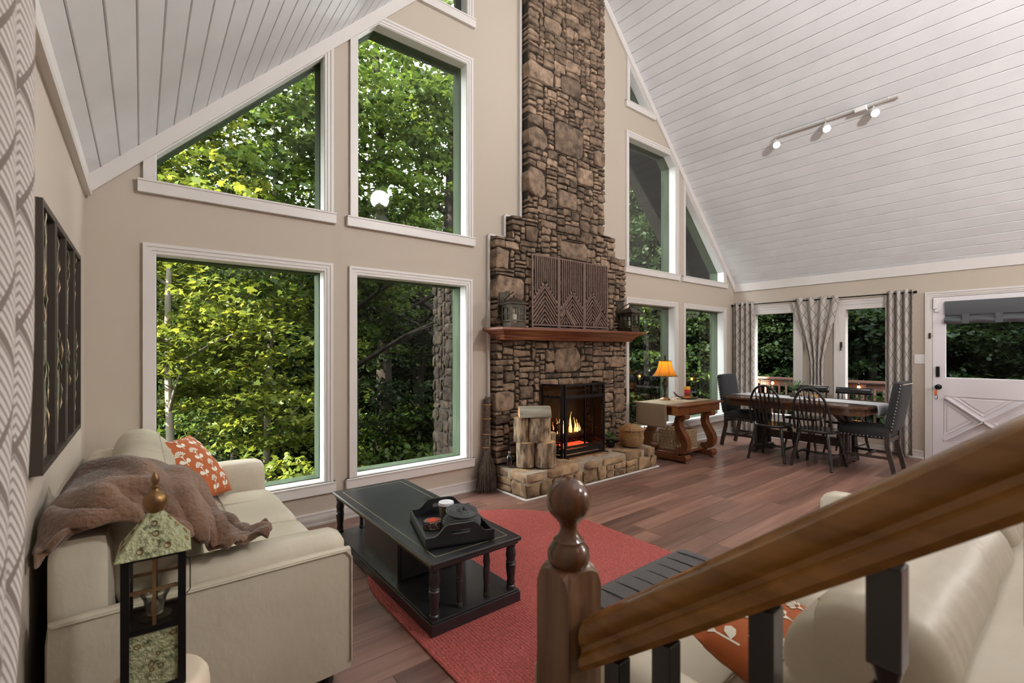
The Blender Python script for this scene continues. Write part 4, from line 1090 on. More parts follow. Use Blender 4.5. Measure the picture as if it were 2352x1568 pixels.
def throw_fn(u, v):
    p = cat([cat(row_, v) for row_ in TG], u); q_ = Vector((u * 4.2, v * 3.0, 1.7)); n1 = noise.noise(q_); n2 = noise.noise(q_ * 2.4 + Vector((3, 1, 0)))
    rid = abs(noise.noise(Vector((u * 5.5 + v * 2.5, v * 1.4 - u, 5.2))))
    lift = .012 + .035 * max(0, n1 + .2) + .022 * max(0, n2) + .17 * max(0, .24 - rid)
    return p + Vector((lift * (.15 + .5 * max(0, u - .3)), -.25 * lift * (1 - v), lift * (1 - .35 * max(0, u - .4))))
th = MB().sheet(throw_fn, 56, 44).build('fur_throw', 'fur', None, ang=180)
md = th.modifiers.new('thick', 'SOLIDIFY'); md.thickness = .025; md.offset = 1
md = th.modifiers.new('soft', 'SUBSURF'); md.levels = 1; md.render_levels = 1
tag(th, 'brown plush fur throw crumpled over the sofa back', 'blanket')

# framed botanical panels on the sofa wall
r = random.Random(17)
for i, (ya, yb) in enumerate(((2.905, 3.195), (2.605, 2.892), (2.32, 2.596), (2.03, 2.31))):
    t = thing('framed_panel', ('tall dark framed panel of metal flowers nearest the window wall', 'second tall framed metal flower panel from the window wall', 'third tall framed metal flower panel from the window wall', 'tall framed metal flower panel half hidden by the patterned curtain')[i], 'wall art', (XL, (ya + yb) / 2, .995), 0, 'framed panels over the sofa')
    w2_ = (yb - ya) / 2; H_ = .858
    B(.004, .012, -w2_ + .01, w2_ - .01, .01, H_ - .01).build('backing', 'panel_taupe', t, smooth=False)
    for s in (-1, 1): B(.001, .032, s * w2_ - (.022 if s > 0 else 0), s * w2_ + (.022 if s < 0 else 0), 0, H_).build('frame_rail', 'frame_dark', t, smooth=False)
    for z in (0, H_ - .022): B(.001, .032, -w2_ + .022, w2_ - .022, z, z + .022).build('frame_rail', 'frame_dark', t, smooth=False)
    for k in range(2):
        y = r.uniform(-.05, .05); z0_ = .12 + k * .38
        MB().tube([(.018, y, z0_), (.02, y + r.uniform(-.02, .02), z0_ + .15), (.018, y + r.uniform(-.03, .03), z0_ + .3)], .003, 5).build('stem', 'shard_green', t)
        for j in range(11):
            zc = z0_ + r.uniform(.02, .32); l = r.uniform(.05, .10); a = r.uniform(-.6, .6) + (0 if j % 3 else PI); yc = y + r.uniform(-.05, .05)
            dy, dz = math.sin(a) * l, math.cos(a) * l; py, pz = math.cos(a) * .012, -math.sin(a) * .012
            xx = r.uniform(.018, .026)
            MB().add([(xx, yc, zc), (xx + .004, yc + dy * .5 + py, zc + dz * .5 + pz), (xx, yc + dy, zc + dz), (xx + .004, yc + dy * .5 - py, zc + dz * .5 - pz), (xx - .004, yc + dy * .5, zc + dz * .5)], [(0, 1, 2, 3), (1, 0, 4), (2, 1, 4), (3, 2, 4), (0, 3, 4)]).build('petal', 'shard_amber' if j % 3 == 0 else 'shard_green', t, smooth=False)

# ------------------------------------------------------------------ rug, coffee table and what stands on it
pts = []
for i in range(33):
    a = PI * i / 32; pts.append((RUG_R * math.cos(a), RUG_L + RUG_R * math.sin(a)))
for i in range(33):
    a = PI + PI * i / 32; pts.append((RUG_R * math.cos(a), -RUG_L + RUG_R * math.sin(a)))
rug = MB().prism(pts, .0005, .011, 'XY').build('braided_rug', 'rug_braid', None, smooth=False, bevel=.004)
rug.location = (1.93, 2.48 - RUG_L, 0); tag(rug, 'large red braided oval rug under the coffee table', 'rug')

ct = thing('coffee_table', 'low black coffee table with turned legs, open ends and a plinth', 'table', (1.357, 2.715, .011))
W2, L2, TZ = .277, .735, .354
top = MB(); top.box(-W2, W2, -L2, L2, TZ - .024, TZ); top.box(-W2 + .012, W2 - .012, -L2 + .012, L2 - .012, TZ - .042, TZ - .024); top.build('table_top', 'black_wood', ct, smooth=False, bevel=.006)
ed = MB(); 
for x in (-W2 + .055, W2 - .055): ed.box(x - .0025, x + .0025, -L2 + .06, L2 - .06, TZ - .001, TZ + .0008)
for y in (-L2 + .06, L2 - .06): ed.box(-W2 + .055, W2 - .055, y - .0025, y + .0025, TZ - .001, TZ + .0008)
ed.build('inlay_line', 'inlay_worn_glint', ct, smooth=False)
B(-W2 - .0008, -W2 + .002, -L2 + .006, L2 - .006, TZ - .013, TZ - .005).build('worn_edge_glint', 'inlay_worn_glint', ct, smooth=False)  # worn edge on one side; its reflected highlight is put into the colour
pl_ = MB(); pl_.box(-W2 + .004, W2 - .004, -L2 + .004, L2 - .004, 0, .056); pl_.box(-W2 + .012, W2 - .012, -L2 + .012, L2 - .012, .056, .066); pl_.build('plinth', 'black_wood', ct, smooth=False, bevel=.003)
cbx = MB(); a, b = W2 - .05, .25
cbx.box(-a, -a + .018, -b, b, .066, TZ - .042); cbx.box(a - .018, a, -b, b, .066, TZ - .042); cbx.box(-a + .018, a - .018, -.009, .009, .066, TZ - .042); cbx.box(-a + .018, a - .018, -b, b, TZ - .06, TZ - .042); cbx.build('cabinet', 'black_wood', ct, smooth=False)
for y in (-b - .001, b + .001):
    d_ = B(-a + .02, a - .02, y - .006, y + .006, .075, TZ - .07).build('drawer_front', 'black_wood', ct, smooth=False, bevel=.002); MB().tube([(-.03, y * 1.04, .2), (.03, y * 1.04, .2)], .006, 6).build('pull', 'brass', d_)
LEGP = [(.026, .066), (.026, .082), (.021, .088), (.024, .10), (.020, .12), (.026, .165), (.028, .20), (.024, .206), (.028, .213), (.024, .22), (.024, .228), (.029, .25), (.024, .285), (.022, .292), (.027, .297), (.027, .313)]
for x in (-W2 + .04, W2 - .04):
    for y in (-L2 + .045, L2 - .045): MB().lathe(LEGP, 12, (x, y, 0)).build('leg', 'black_wood', ct, ang=30)
for x in (-.085, .085):
    for y in (-L2 + .06, L2 - .06): MB().lathe([(r0 * .68, z) for r0, z in LEGP], 12, (x, y, 0)).build('spindle', 'black_wood', ct, ang=30)

TTOP = .366
tr_ = thing('serving_tray', 'black wooden tray with scalloped handle ends on the coffee table', 'tray', (1.128, 2.13, TTOP), R(-16.5))
TW, TL = .37, .47
B(0, TW, 0, TL, .006, .016).build('tray_base', 'black_wood', tr_, smooth=False)
for x in (0, TW - .012): B(x, x + .012, .012, TL - .012, .006, .058).build('side', 'black_wood', tr_, smooth=False, bevel=.002)
def tray_end(y):
    out = []; n = 24
    for i in range(n + 1):
        u = i / n; a = abs(u - .5) * 2; h = .06 + .055 * (1 if a < .35 else max(0, .5 + .5 * math.cos((a - .35) / .42 * PI)) if a < .77 else 0); out.append((u * TW, h))
    prof = [(0, .006)] + [(TW, .006)] + out[::-1]; slot = stadium(.10, .022, 6, TW / 2, .075)
    bm = bmesh.new()
    for yy in (y, y + .012):
        es = []
        for lp in (prof, slot):
            vs = [bm.verts.new((p[0], yy, p[1])) for p in lp]; es += [bm.edges.new((vs[i], vs[(i + 1) % len(vs)])) for i in range(len(vs))]
        bmesh.ops.triangle_fill(bm, use_beauty=True, edges=es)
    for lp in (prof, slot):
        for i in range(len(lp)):
            p, q_ = lp[i], lp[(i + 1) % len(lp)]; bm.faces.new([bm.verts.new(c) for c in ((p[0], y, p[1]), (q_[0], y, q_[1]), (q_[0], y + .012, q_[1]), (p[0], y + .012, p[1]))])
    bmesh.ops.remove_doubles(bm, verts=bm.verts, dist=1e-5); bmesh.ops.recalc_face_normals(bm, faces=bm.faces)
    me = bpy.data.meshes.new('handle_end'); bm.to_mesh(me); bm.free(); me.materials.append(MATS['black_wood']); o = bpy.data.objects.new('handle_end', me); C.objects.link(o); o.parent = tr_
tray_end(0); tray_end(TL - .012)
for x in (.012, TW - .012):
    for y in (.012, TL - .012): MB().lathe([(.006, 0), (.006, .006), (0, .006)], 8, (x, y, 0)).build('foot', 'brass', tr_)
def on_tray(a, b): 
    c0, s0 = math.cos(R(-16.5)), math.sin(R(-16.5)); return (1.128 + a * c0 - b * s0, 2.13 + a * s0 + b * c0, TTOP + .0165)
t = thing('lidded_tumbler', 'brown tumbler candle with a pale lid at the back of the tray', 'cup', on_tray(.195, .36))
MB().lathe([(.034, 0), (.036, .004), (.042, .088), (.0, .088)], 24).build('cup', 'tumbler_brown', t)
MB().lathe([(.0445, .086), (.0455, .09), (.0445, .102), (.040, .104), (0, .104)], 24).build('lid', 'lid_white', t)
t = thing('rope_pot', 'squat dark grey coiled rope pot with a knotted lid', 'pot', on_tray(.245, .20))
rp = lambda z: .083 + .022 * math.sin(min(1, max(0, (z + .012) / .085)) * PI)
MB().lathe([(0, .002)] + [(rp(z) - .004, z) for z in [.002 + i * .011 for i in range(8)]] + [(0, .079)], 26).build('body', 'rope_grey', t)
for i in range(9): z = .006 + i * .0088; MB().tube([(rp(z) * math.cos(a), rp(z) * math.sin(a), z) for a in [k * 2 * PI / 32 for k in range(32)]], .0046, 6, closed=True).build('coil', 'rope_grey', t)
mtl = Matrix.Translation((0, 0, .088)) @ Matrix.Rotation(R(7), 4, 'X')
lid = MB().lathe([(0, -.004), (.088, -.004), (.09, .0), (.088, .004), (0, .006)], 28, (0, 0, 0), mtl).build('lid', 'rope_grey', t)
for i in range(7): rr_ = .018 + i * .0115; MB().tube([mtl @ Vector((rr_ * math.cos(a), rr_ * math.sin(a), .005)) for a in [k * 2 * PI / 30 for k in range(30)]], .0045, 6, closed=True).build('coil', 'rope_grey', lid)
MB().tube([mtl @ Vector((-.022, .0, .008)), mtl @ Vector((-.012, .004, .026)), mtl @ Vector((.012, .006, .028)), mtl @ Vector((.022, 0, .008))], .0065, 7).tube([mtl @ Vector((-.02, -.012, .012)), mtl @ Vector((0, -.004, .03)), mtl @ Vector((.016, .014, .012))], .006, 7).build('knot', 'rope_grey', lid)
for i in range(4):
    p = on_tray(.09, .255); t = thing('felt_coaster', ('dark woven coaster at the bottom of the coaster stack', 'tan edged woven coaster second from the bottom of the stack', 'dark woven coaster third from the bottom of the stack', 'woven coaster with a red felt centre on top of the stack')[i], 'coaster', (p[0] + .002 * (i % 2), p[1], p[2] + i * .0108), i * .7, 'coasters on the tray')
    MB().lathe([(.0, 0), (.046, .0), (.050, .003), (.050, .0075), (.046, .0105), (0, .0105)], 24).build('disc', 'dark_weave', t)
    if i == 3: 
        MB().lathe([(.03, .0105), (.03, .0118), (0, .0125)], 22).build('center', 'red_felt', t)
p = on_tray(.075, .075); cd = thing('printed_card', 'small white printed card lying in the tray', 'card', p, R(-16.5 - 8))
B(-.05, .05, -.026, .026, 0, .0012).build('card', 'paper_white', cd, smooth=False); B(-.02, .046, -.02, .02, .0012, .0016).build('print_block', 'ink_dark', cd, smooth=False)

# dark upholstered bench
bn = thing('bench', 'charcoal wool bench with stitched channels on the rug', 'bench', (1.42, .985, .011))
bx, by, bz = .76, .365, .365
B(.01, bx - .01, .01, by - .01, .02, .25).build('body', 'slate_wool', bn, bevel=.01)
MB().puff(0, bx, 0, by, .24, bz, .03, (0, 0, .012), n=10).build('cushion', 'slate_wool', bn)
for i in range(1, 8): x = bx * i / 8; MB().tube([(x, .006, bz - .02), (x, .04, bz + .004), (x, by * .25, bz + .0105), (x, by / 2, bz + .013), (x, by * .75, bz + .0105), (x, by - .04, bz + .004), (x, by - .006, bz - .02)], .0028, 5).build('channel_stitch', 'black_wood', bn)
for x in (.05, bx - .05):
    for y in (.05, by - .05): B(x - .018, x + .018, y - .018, y + .018, 0, .025).build('foot', 'black_wood', bn)

# ------------------------------------------------------------------ library table with S-scroll legs
lt = thing('library_table', 'reddish brown library table with scrolled legs and a low shelf by the windows', 'table', (4.985, 3.115, 0))
LW, LD, LZ = 1.065, .66, .72
B(0, LW, 0, LD, LZ - .022, LZ).build('table_top', 'cherry_wood', lt, smooth=False, bevel=.005)
ap = B(.045, LW - .045, .045, LD - .045, LZ - .125, LZ - .022).build('apron', 'cherry_wood', lt, smooth=False)
B(.30, LW - .30, .040, .046, LZ - .113, LZ - .034).build('drawer_front', 'cherry_wood', ap, smooth=False, bevel=.002)
def s_leg(flip):
    cl = [(.085, .585), (.125, .575), (.15, .53), (.155, .47), (.14, .41), (.105, .35), (.07, .29), (.052, .235), (.06, .18), (.095, .145), (.15, .135)]
    pts = []
    for i, (y, z) in enumerate(cl):
        a = Vector(cl[max(i - 1, 0)]); b = Vector(cl[min(i + 1, len(cl) - 1)]); d = (b - a).normalized(); nr = Vector((d.y, -d.x))
        w_ = (.028, .034, .036, .038, .042, .046, .05, .05, .046, .04, .03)[i]; pts.append((Vector((y, z)) + nr * w_, Vector((y, z)) - nr * w_))
    poly = [tuple(p[0]) for p in pts] + [tuple(p[1]) for p in reversed(pts)]
    if flip: poly = [(LD - y, z) for y, z in poly]
    return poly
for x in (.235, LW - .215):
    for fl2 in (False, True):
        poly = s_leg(fl2); mb = MB(); mb.prism(poly, x - .045, x + .045, 'YZ')
        yy = .062 if not fl2 else LD - .062; sc = 1 if not fl2 else -1
        for (cy, cz, rr_) in ((yy, .565, .034), (yy + sc * .10, .140, .034)):
            mb.prism([(cy + rr_ * math.cos(a), cz + rr_ * math.sin(a)) for a in [k * PI / 8 for k in range(16)]], x - .05, x + .05, 'YZ')
        mb.build('scroll_leg', 'cherry_wood', lt, bevel=.004, ang=35)
    rl = [(.02, .03), (.05, .018), (LD - .05, .018), (LD - .02, .03), (LD - .01, .07), (LD - .04, .105), (LD - .10, .085), (.10, .085), (.04, .105), (.01, .07)]
    MB().prism(rl, x - .055, x + .055, 'YZ').build('sled_foot', 'cherry_wood', lt, bevel=.008, ang=35)
    for yy in (.06, LD - .06): MB().lathe([(.03, 0), (.034, .01), (.03, .02), (0, .02)], 14, (x, yy, 0)).build('bun_foot', 'cherry_wood', lt)
B(.19, LW - .17, .14, LD - .14, .086, .108).build('shelf', 'cherry_wood', lt, smooth=False, bevel=.004)
# linen runner
def runner_fn(u, v):
    y = lerp(LD - .11, .11, 0); x0_, x1_ = -.012, LW - .05; Ltot = .30 + (x1_ - x0_); s = u * Ltot; yy = lerp(.17, LD - .06, v)
    yy = lerp(.16, .60, v)
    if s < .285: return (5.0 - .030 + .004 * math.sin(v * 9) - .006 * (1 - s / .285), 3.115 + yy, LZ - .285 + s + .004)
    return (4.985 + (s - .285) - .012, 3.115 + yy, LZ + .0035)
rn = MB().sheet(runner_fn, 60, 10).build('table_runner', 'runner_linen', None, ang=50); md = rn.modifiers.new('t', 'SOLIDIFY'); md.thickness = .003
tag(rn, 'tan ribbed linen runner hanging over the end of the library table', 'runner')

# table lamp
tl = thing('table_lamp', 'table lamp with flared amber shade and twisted bronze stem', 'lamp', (5.46, 3.62, LZ + .006))
MB().lathe([(.072, 0), (.072, .008), (.06, .016), (.045, .026), (.02, .036), (0, .036)], 24).build('base', 'copper_aged', tl)
MB().lathe([(.018, .03), (.022, .05), (.016, .07), (.016, .13), (.02, .15), (.034, .19), (.036, .21), (.03, .24), (.018, .27), (.018, .285), (.036, .29), (.012, .296), (.012, .42), (.004, .425), (.004, .435)], 20, twist=22, lobes=5, depth=.14).build('stem', 'dark_bronze', tl)
nS = 12; prof = [(.165, .315), (.145, .33 + .0), (.125, .36), (.105, .40), (.09, .44), (.082, .48), (.078, .515)]
shd = MB(); shd.lathe(prof, nS); shd.f = shd.f[:-2]
shd.build('lamp_shade', 'amber_silk', tl, smooth=False)
ribs = MB()
for i in range(0, nS, 2):
    a = 2 * PI * i / nS; ribs.tube([(r0 * math.cos(a), r0 * math.sin(a), z) for r0, z in prof], .0022, 5)
for r0, z in (prof[0], prof[-1]): ribs.tube([(r0 * math.cos(2 * PI * i / nS), r0 * math.sin(2 * PI * i / nS), z) for i in range(nS)], .0035, 5, closed=True)
for i in range(3): a = i * 2.09; ribs.tube([(.004, 0, .50), (.077 * math.cos(a), .077 * math.sin(a), .512)], .002, 5)
ribs.build('shade_ribs', 'dark_bronze', tl)
MB().lathe([(.004, .43), (.004, .515), (.012, .525), (.016, .545), (.010, .565), (.014, .575), (0, .59)], 12, twist=30, lobes=3, depth=.2).build('finial', 'dark_bronze', tl)
bl = MB().lathe([(.012, .40), (.026, .43), (.028, .45), (.02, .47), (0, .478)], 12).build('bulb', emis('lamp_bulb', (1, .72, .38), 5), tl)
lamp('table_lamp_light', 'POINT', (5.46, 3.62, LZ + .445), 16, (1, .66, .30), .03)

# layered candle on a dark metal leaf plate
lp = thing('leaf_plate', 'dark curled metal leaf plate on the library table', 'plate', (5.83, 3.52, LZ + .005))
def leaf_blade(a, l, w_, lift):
    def fn(u, v):
        s = (v - .5) * 2 * w_ * math.sin(PI * min(1, u * .92 + .08)) ** .8; r0 = .02 + l * u; z = .004 + lift * u ** 3 + .25 * abs(s) * u
        return (r0 * math.cos(a) - s * math.sin(a), r0 * math.sin(a) + s * math.cos(a), z)
    mb = MB().sheet(fn, 10, 4); return mb
for a, l, w_, lf in ((2.75, .20, .05, .10), (.2, .17, .05, .02), (-.6, .14, .05, .015), (1.2, .13, .05, .02), (3.9, .15, .05, .02), (5.0, .12, .05, .015)):
    o = leaf_blade(a, l, w_, lf).build('leaf_blade', 'leaf_metal', lp, ang=80); md = o.modifiers.new('t', 'SOLIDIFY'); md.thickness = .003
MB().lathe([(.06, 0), (.06, .006), (0, .006)], 18).build('dish', 'leaf_metal', lp)
cn = thing('layered_candle', 'striped pillar candle in yellow, red, maroon and orange on the leaf plate', 'candle', (5.83, 3.52, LZ + .012))
for z0_, z1_, m in ((0, .03, 'candle_orange'), (.03, .072, 'candle_maroon'), (.072, .118, 'candle_red'), (.118, .155, 'candle_yellow')): MB().lathe([(.040, z0_), (.040, z1_), (0, z1_)], 22).build('wax_layer', m, cn)
MB().tube([(0, 0, .15), (.001, 0, .168)], .0012, 5).build('wick', 'ink_dark', cn)

# open-weave basket on the low shelf
wb_ = thing('wicker_basket', 'square open weave wicker basket on the low shelf of the library table', 'basket', (5.30, 3.30, .109))
bw, bd, bh = .385, .30, .245
fr = MB()
for z in (.006, bh): fr.tube([(0, 0, z), (bw, 0, z), (bw, bd, z), (0, bd, z)], .008, 6, closed=True)
for x, y in ((0, 0), (bw, 0), (bw, bd), (0, bd)): fr.tube([(x, y, 0), (x, y, bh)], .008, 6)
fr.tube([(bw / 2, 0, 0), (bw / 2, 0, bh)], .007, 6); fr.build('frame', 'wicker', wb_)
wv = MB()
def weave(P, w_, h_):
    nx = max(4, int(w_ / .032)); nz = 6
    for i in range(-nz, nx + nz):
        for sg in (-1, 1):
            pts = [(w_ * i / nx + sg * (h_ * k / 12) * (w_ / nx) / (h_ / nz), h_ * k / 12) for k in range(13)]; seg = [p for p in pts if 0 <= p[0] <= w_]
            if len(seg) > 2: wv.tube([P(a, z + .003 * sg, .003 * math.sin(k * PI / 2 + i)) for k, (a, z) in enumerate(seg)], .0042, 4)
    for k in range(1, nz): wv.tube([P(w_ * q / 14, h_ * k / nz, .004 * math.sin(q * PI + k)) for q in range(15)], .0036, 4)
weave(lambda a, z, o: (a, o, z), bw, bh); weave(lambda a, z, o: (a, bd + o, z), bw, bh); weave(lambda a, z, o: (o, a, z), bd, bh); weave(lambda a, z, o: (bw + o, a, z), bd, bh)
wv.build('weave', 'wicker', wb_)['kind'] = 'stuff'
for y in (bd * .5,):
    for x in (0, bw): MB().tube([(x, y + .05 * math.cos(a), bh + .05 * math.sin(a)) for a in [k * PI / 8 for k in range(9)]], .006, 6).build('handle', 'wicker', wb_)
B(.01, bw - .01, .01, bd - .01, .0, .008).build('floor_mat', 'wicker', wb_, smooth=False)
# lamp cable
cb_ = MB().tube([(5.30, 3.80, .60), (5.28, 3.82, .40), (5.31, 3.83, .25), (5.30, 3.835, .06), (5.34, 3.82, .012)], .004, 6).build('lamp_cable', 'candle_yellow', None); tag(cb_, 'thin yellow lamp cable hanging behind the library table', 'cable')

# ------------------------------------------------------------------ dining set
DT = thing('dining_table', 'dark trestle dining table with clipped corners and a long runner', 'table', (6.77, 2.46, 0), R(-4))
hw, hl, TZ2 = .50, .86, .748
def clipped(hw_, hl_, c): return [(-hw_ + c, -hl_), (hw_ - c, -hl_), (hw_, -hl_ + c), (hw_, hl_ - c), (hw_ - c, hl_), (-hw_ + c, hl_), (-hw_, hl_ - c), (-hw_, -hl_ + c)]
MB().prism(clipped(hw, hl, .12), TZ2 - .03, TZ2, 'XY').build('table_top', 'table_wood', DT, smooth=False, bevel=.005)
MB().prism(clipped(hw - .04, hl - .04, .11), TZ2 - .11, TZ2 - .03, 'XY').build('apron', 'table_wood', DT, smooth=False)
for y in (-.50, .50):
    mb = MB(); mb.box(-.05, .05, y - .045, y + .045, .06, TZ2 - .11); mb.bar((-.24, y, .05), (.24, y, .05), .08, .06); mb.bar((-.04, y, .52), (-.3, y, .65), .06, .05); mb.bar((.04, y, .52), (.3, y, .65), .06, .05)
    for x in (-.24, .24): mb.box(x - .05, x + .05, y - .04, y + .04, 0, .045)
    mb.build('trestle', 'espresso', DT, smooth=False, bevel=.004)
B(-.03, .03, -.5, .5, .20, .30).build('stretcher', 'espresso', DT, smooth=False)
ru = thing('dining_runner', 'white woven runner with lace edge along the dining table', 'runner', (6.77, 2.46, TZ2), R(-4))
def run2(u, v):
    s = lerp(-hl - .13, hl + .13, u); x = lerp(-.19, .19, v) + .06
    if abs(s) <= hl + .005: return (x, s, .0045)
    e = abs(s) - hl - .005; return (x, math.copysign(hl + .006 + .010 * min(1, e * 20), s), .0045 - e)
o = MB().sheet(run2, 70, 8).build('cloth', 'runner_white', ru, ang=60); md = o.modifiers.new('t', 'SOLIDIFY'); md.thickness = .002; md.offset = 1
lc = MB()
for v in (0, 1):
    for i in range(80): s = lerp(-hl, hl, i / 79); x = lerp(-.19, .19, v) + .06; lc.lathe([(.012, 0), (.012, .002), (0, .002)], 6, (x, s, .0045))
lc.build('lace_edge', 'runner_white', ru)['kind'] = 'stuff'

def windsor(name='windsor_chair'):
    t = thing(name, '', 'chair'); m = 'windsor_black'
    seat = []                                            # facing +x, back at -x
    for i in range(32):
        a = 2 * PI * i / 32; seat.append((.0 + .215 * math.copysign(abs(math.cos(a)) ** .8, math.cos(a)), .215 * math.copysign(abs(math.sin(a)) ** .85, math.sin(a))))
    MB().prism(seat, .415, .45, 'XY').build('seat', m, t, bevel=.012, segs=3)
    lp_ = [(.012, 0), (.019, .01), (.014, .03), (.017, .04), (.013, .055), (.02, .10), (.022, .16), (.016, .23), (.021, .245), (.015, .26), (.022, .33), (.018, .40), (.014, .425)]
    for sx in (-1, 1):
        for sy in (-1, 1):
            p0 = Vector((sx * .225, sy * .215, 0)); p1 = Vector((sx * .145, sy * .145, .425)); d = p1 - p0; q_ = Vector((0, 0, 1)).rotation_difference(d.normalized()).to_matrix().to_4x4()
            MB().lathe([(r0, z * d.length / .425) for r0, z in lp_], 12, p0, q_).build('leg', m, t, ang=40)
    for sy in (-1, 1): MB().tube([(-.196, sy * .188, .155), (-.08, sy * .188, .158), (0, sy * .188, .16), (.08, sy * .188, .158), (.196, sy * .188, .155)], [.008, .011, .015, .011, .008], 8).build('stretcher', m, t)
    MB().tube([(0, -.188, .16), (0, -.09, .16), (0, 0, .16), (0, .09, .16), (0, .188, .16)], [.008, .012, .015, .012, .008], 8).build('stretcher', m, t)
    hoop = []
    for i in range(25):
        a = PI * i / 24; y = .195 * math.cos(a) * (1 + .06 * math.sin(a)); z = .445 + .50 * (max(0, math.sin(a)) ** .72); hoop.append((-.165 - .13 * (z - .445) / .5, y, z))
    MB().tube(hoop, .0135, 10).build('bow', m, t)
    for k in range(7):
        f_ = (k - 3) / 3; yb = f_ * .125; yt = f_ * .158; a = math.acos(max(-1, min(1, yt / .2))); zt = .445 + .50 * math.sin(a) ** .72 - .004
        p0 = Vector((-.165, yb, .445)); p1 = Vector((-.165 - .13 * (zt - .445) / .5, yt, zt)); q_ = lambda s: p0.lerp(p1, s)
        mb = MB(); w_ = [.010, .011, .013, .026, .028, .007, .006]; ss = [0, .15, .38, .62, .70, .86, 1]; vs = []
        for s, ww in zip(ss, w_):
            c0 = q_(s); dp = .006 if ww > .012 else .007
            vs += [c0 + Vector((-dp, -ww / 2, 0)), c0 + Vector((-dp, ww / 2, 0)), c0 + Vector((dp, ww / 2, 0)), c0 + Vector((dp, -ww / 2, 0))]
        fs = [(4 * k2 + j, 4 * k2 + (j + 1) % 4, 4 * k2 + 4 + (j + 1) % 4, 4 * k2 + 4 + j) for k2 in range(6) for j in range(4)] + [(3, 2, 1, 0), (24, 25, 26, 27)]
        mb.add(vs, fs).build('spindle', m, t, ang=25)
    return t
w1 = windsor(); w1.location = (6.345, 2.63, 0); w1.rotation_euler = (0, 0, R(2)); w1['group'] = 'bow back dining chairs'; w1['label'] = 'black bow back chair with arrow spindles, nearer the library table'
w2 = copy_tree(w1); w2.location = (6.335, 2.11, 0); w2.rotation_euler = (0, 0, R(-2)); w2['label'] = 'black bow back chair with arrow spindles, nearer the white door'

def parsons():
    t = thing('upholstered_chair', '', 'chair'); m = 'charcoal_linen'      # facing +x
    MB().puff(-.235, .245, -.235, .235, .385, .495, .035, (0, 0, .02), n=8).build('seat', m, t)
    mt = Matrix.Translation((-.235, 0, .47)) @ Matrix.Rotation(R(-9), 4, 'Y')
    MB().puff(-.045, .045, -.225, .225, -.0, .56, .03, (.012, 0, .006), n=8, mtx=mt).build('backrest', m, t)
    for sy in (-1, 1):
        MB().bar((.205, sy * .205, 0), (.205, sy * .205, .40), .04, .04).build('leg', 'espresso', t, smooth=False, bevel=.003)
        MB().bar((-.29, sy * .205, 0), (-.225, sy * .205, .30), .034, .045).bar((-.225, sy * .205, .29), (-.225, sy * .205, .50), .034, .045).build('leg', 'espresso', t, smooth=False, bevel=.003)
        MB().bar((-.25, sy * .205, .17), (.2, sy * .205, .17), .022, .03).build('stretcher', 'espresso', t, smooth=False)
    MB().bar((-.02, -.2, .17), (-.02, .2, .17), .025, .022).build('stretcher', 'espresso', t, smooth=False); MB().bar((-.228, -.2, .37), (-.228, .2, .37), .025, .05).build('back_rail', 'espresso', t, smooth=False)
    st = []
    for sy in (-1, 1):
        for i in range(15): st.append((mt @ Vector((-.028, sy * .222, .03 + i * .036)), Vector((0, sy, 0))))
        for i in range(12): st.append((Vector((-.20 + i * .037, sy * .237, .402)), Vector((0, sy, 0))))
    for i in range(13):
        st.append((mt @ Vector((-.045, -.205 + i * .034, .545)), Vector((-1, 0, 0)))); st.append((Vector((.247, -.21 + i * .035, .402)), Vector((1, 0, 0))))
    n0 = MB(); n0.lathe([(.0075, -.001), (.0068, .003), (.004, .0055), (0, .0062)], 8); pr0 = n0.build('nailhead', 'dark_bronze', t); 
    pr0.data.materials[0] = mat('nail_silver', (.55, .50, .45), .3, metal=1) if 'nail_silver' not in MATS else MATS['nail_silver']
    for i, (p, nr) in enumerate(st):
        o = pr0 if i == 0 else pr0.copy()
        if i: C.objects.link(o); o.parent = t
        o.location = p; o.rotation_mode = 'QUATERNION'; o.rotation_quaternion = Vector((0, 0, 1)).rotation_difference(nr)
    return t
c1 = parsons(); c1.location = (6.90, 3.20, 0); c1.rotation_euler = (0, 0, R(-90)); c1['group'] = 'upholstered end chairs'; c1['label'] = 'charcoal upholstered chair with nailheads at the table end near the corner'
c2 = copy_tree(c1); c2.location = (6.755, 1.73, 0); c2.rotation_euler = (0, 0, R(90)); c2['label'] = 'charcoal upholstered chair with nailheads at the table end near the door'

def crest_chair(lab, loc, rz):
    t = thing('crest_rail_chair', lab, 'chair', loc, rz, 'crest rail chairs by the deck windows'); m = 'windsor_black'
    MB().puff(-.2, .2, -.2, .2, .42, .455, .015, n=5).build('seat', m, t)
    for sx in (-1, 1):
        for sy in (-1, 1): MB().tube([(sx * .20, sy * .2, 0), (sx * .165, sy * .165, .2), (sx * .14, sy * .14, .425)], [.012, .018, .014], 8).build('leg', m, t)
    for sy in (-1, 1): MB().tube([(-.175, sy * .165, .45), (-.235, sy * .185, .80)], .012, 8).build('back_post', m, t)
    def cr(u, v): return (-.225 - .02 * math.sin(u * PI) - .02 * v, lerp(-.215, .215, u), .79 + .085 * v)
    o = MB().sheet(cr, 12, 3).build('crest_rail', m, t, ang=80); md = o.modifiers.new('t', 'SOLIDIFY'); md.thickness = .018; md.offset = 0
    for k in range(5): y = (k - 2) * .07; MB().tube([(-.17, y * .85, .45), (-.238, y, .80)], .006, 6).build('spindle', m, t)
    for sy in (-1, 1): MB().tube([(-.18, sy * .18, .17), (.18, sy * .18, .17)], .009, 6).build('stretcher', m, t)
    return t
crest_chair('black crest rail chair across the table behind the plant bowl', (7.31, 2.60, 0), R(180))
crest_chair('black crest rail chair across the table nearer the door', (7.28, 2.10, 0), R(176))

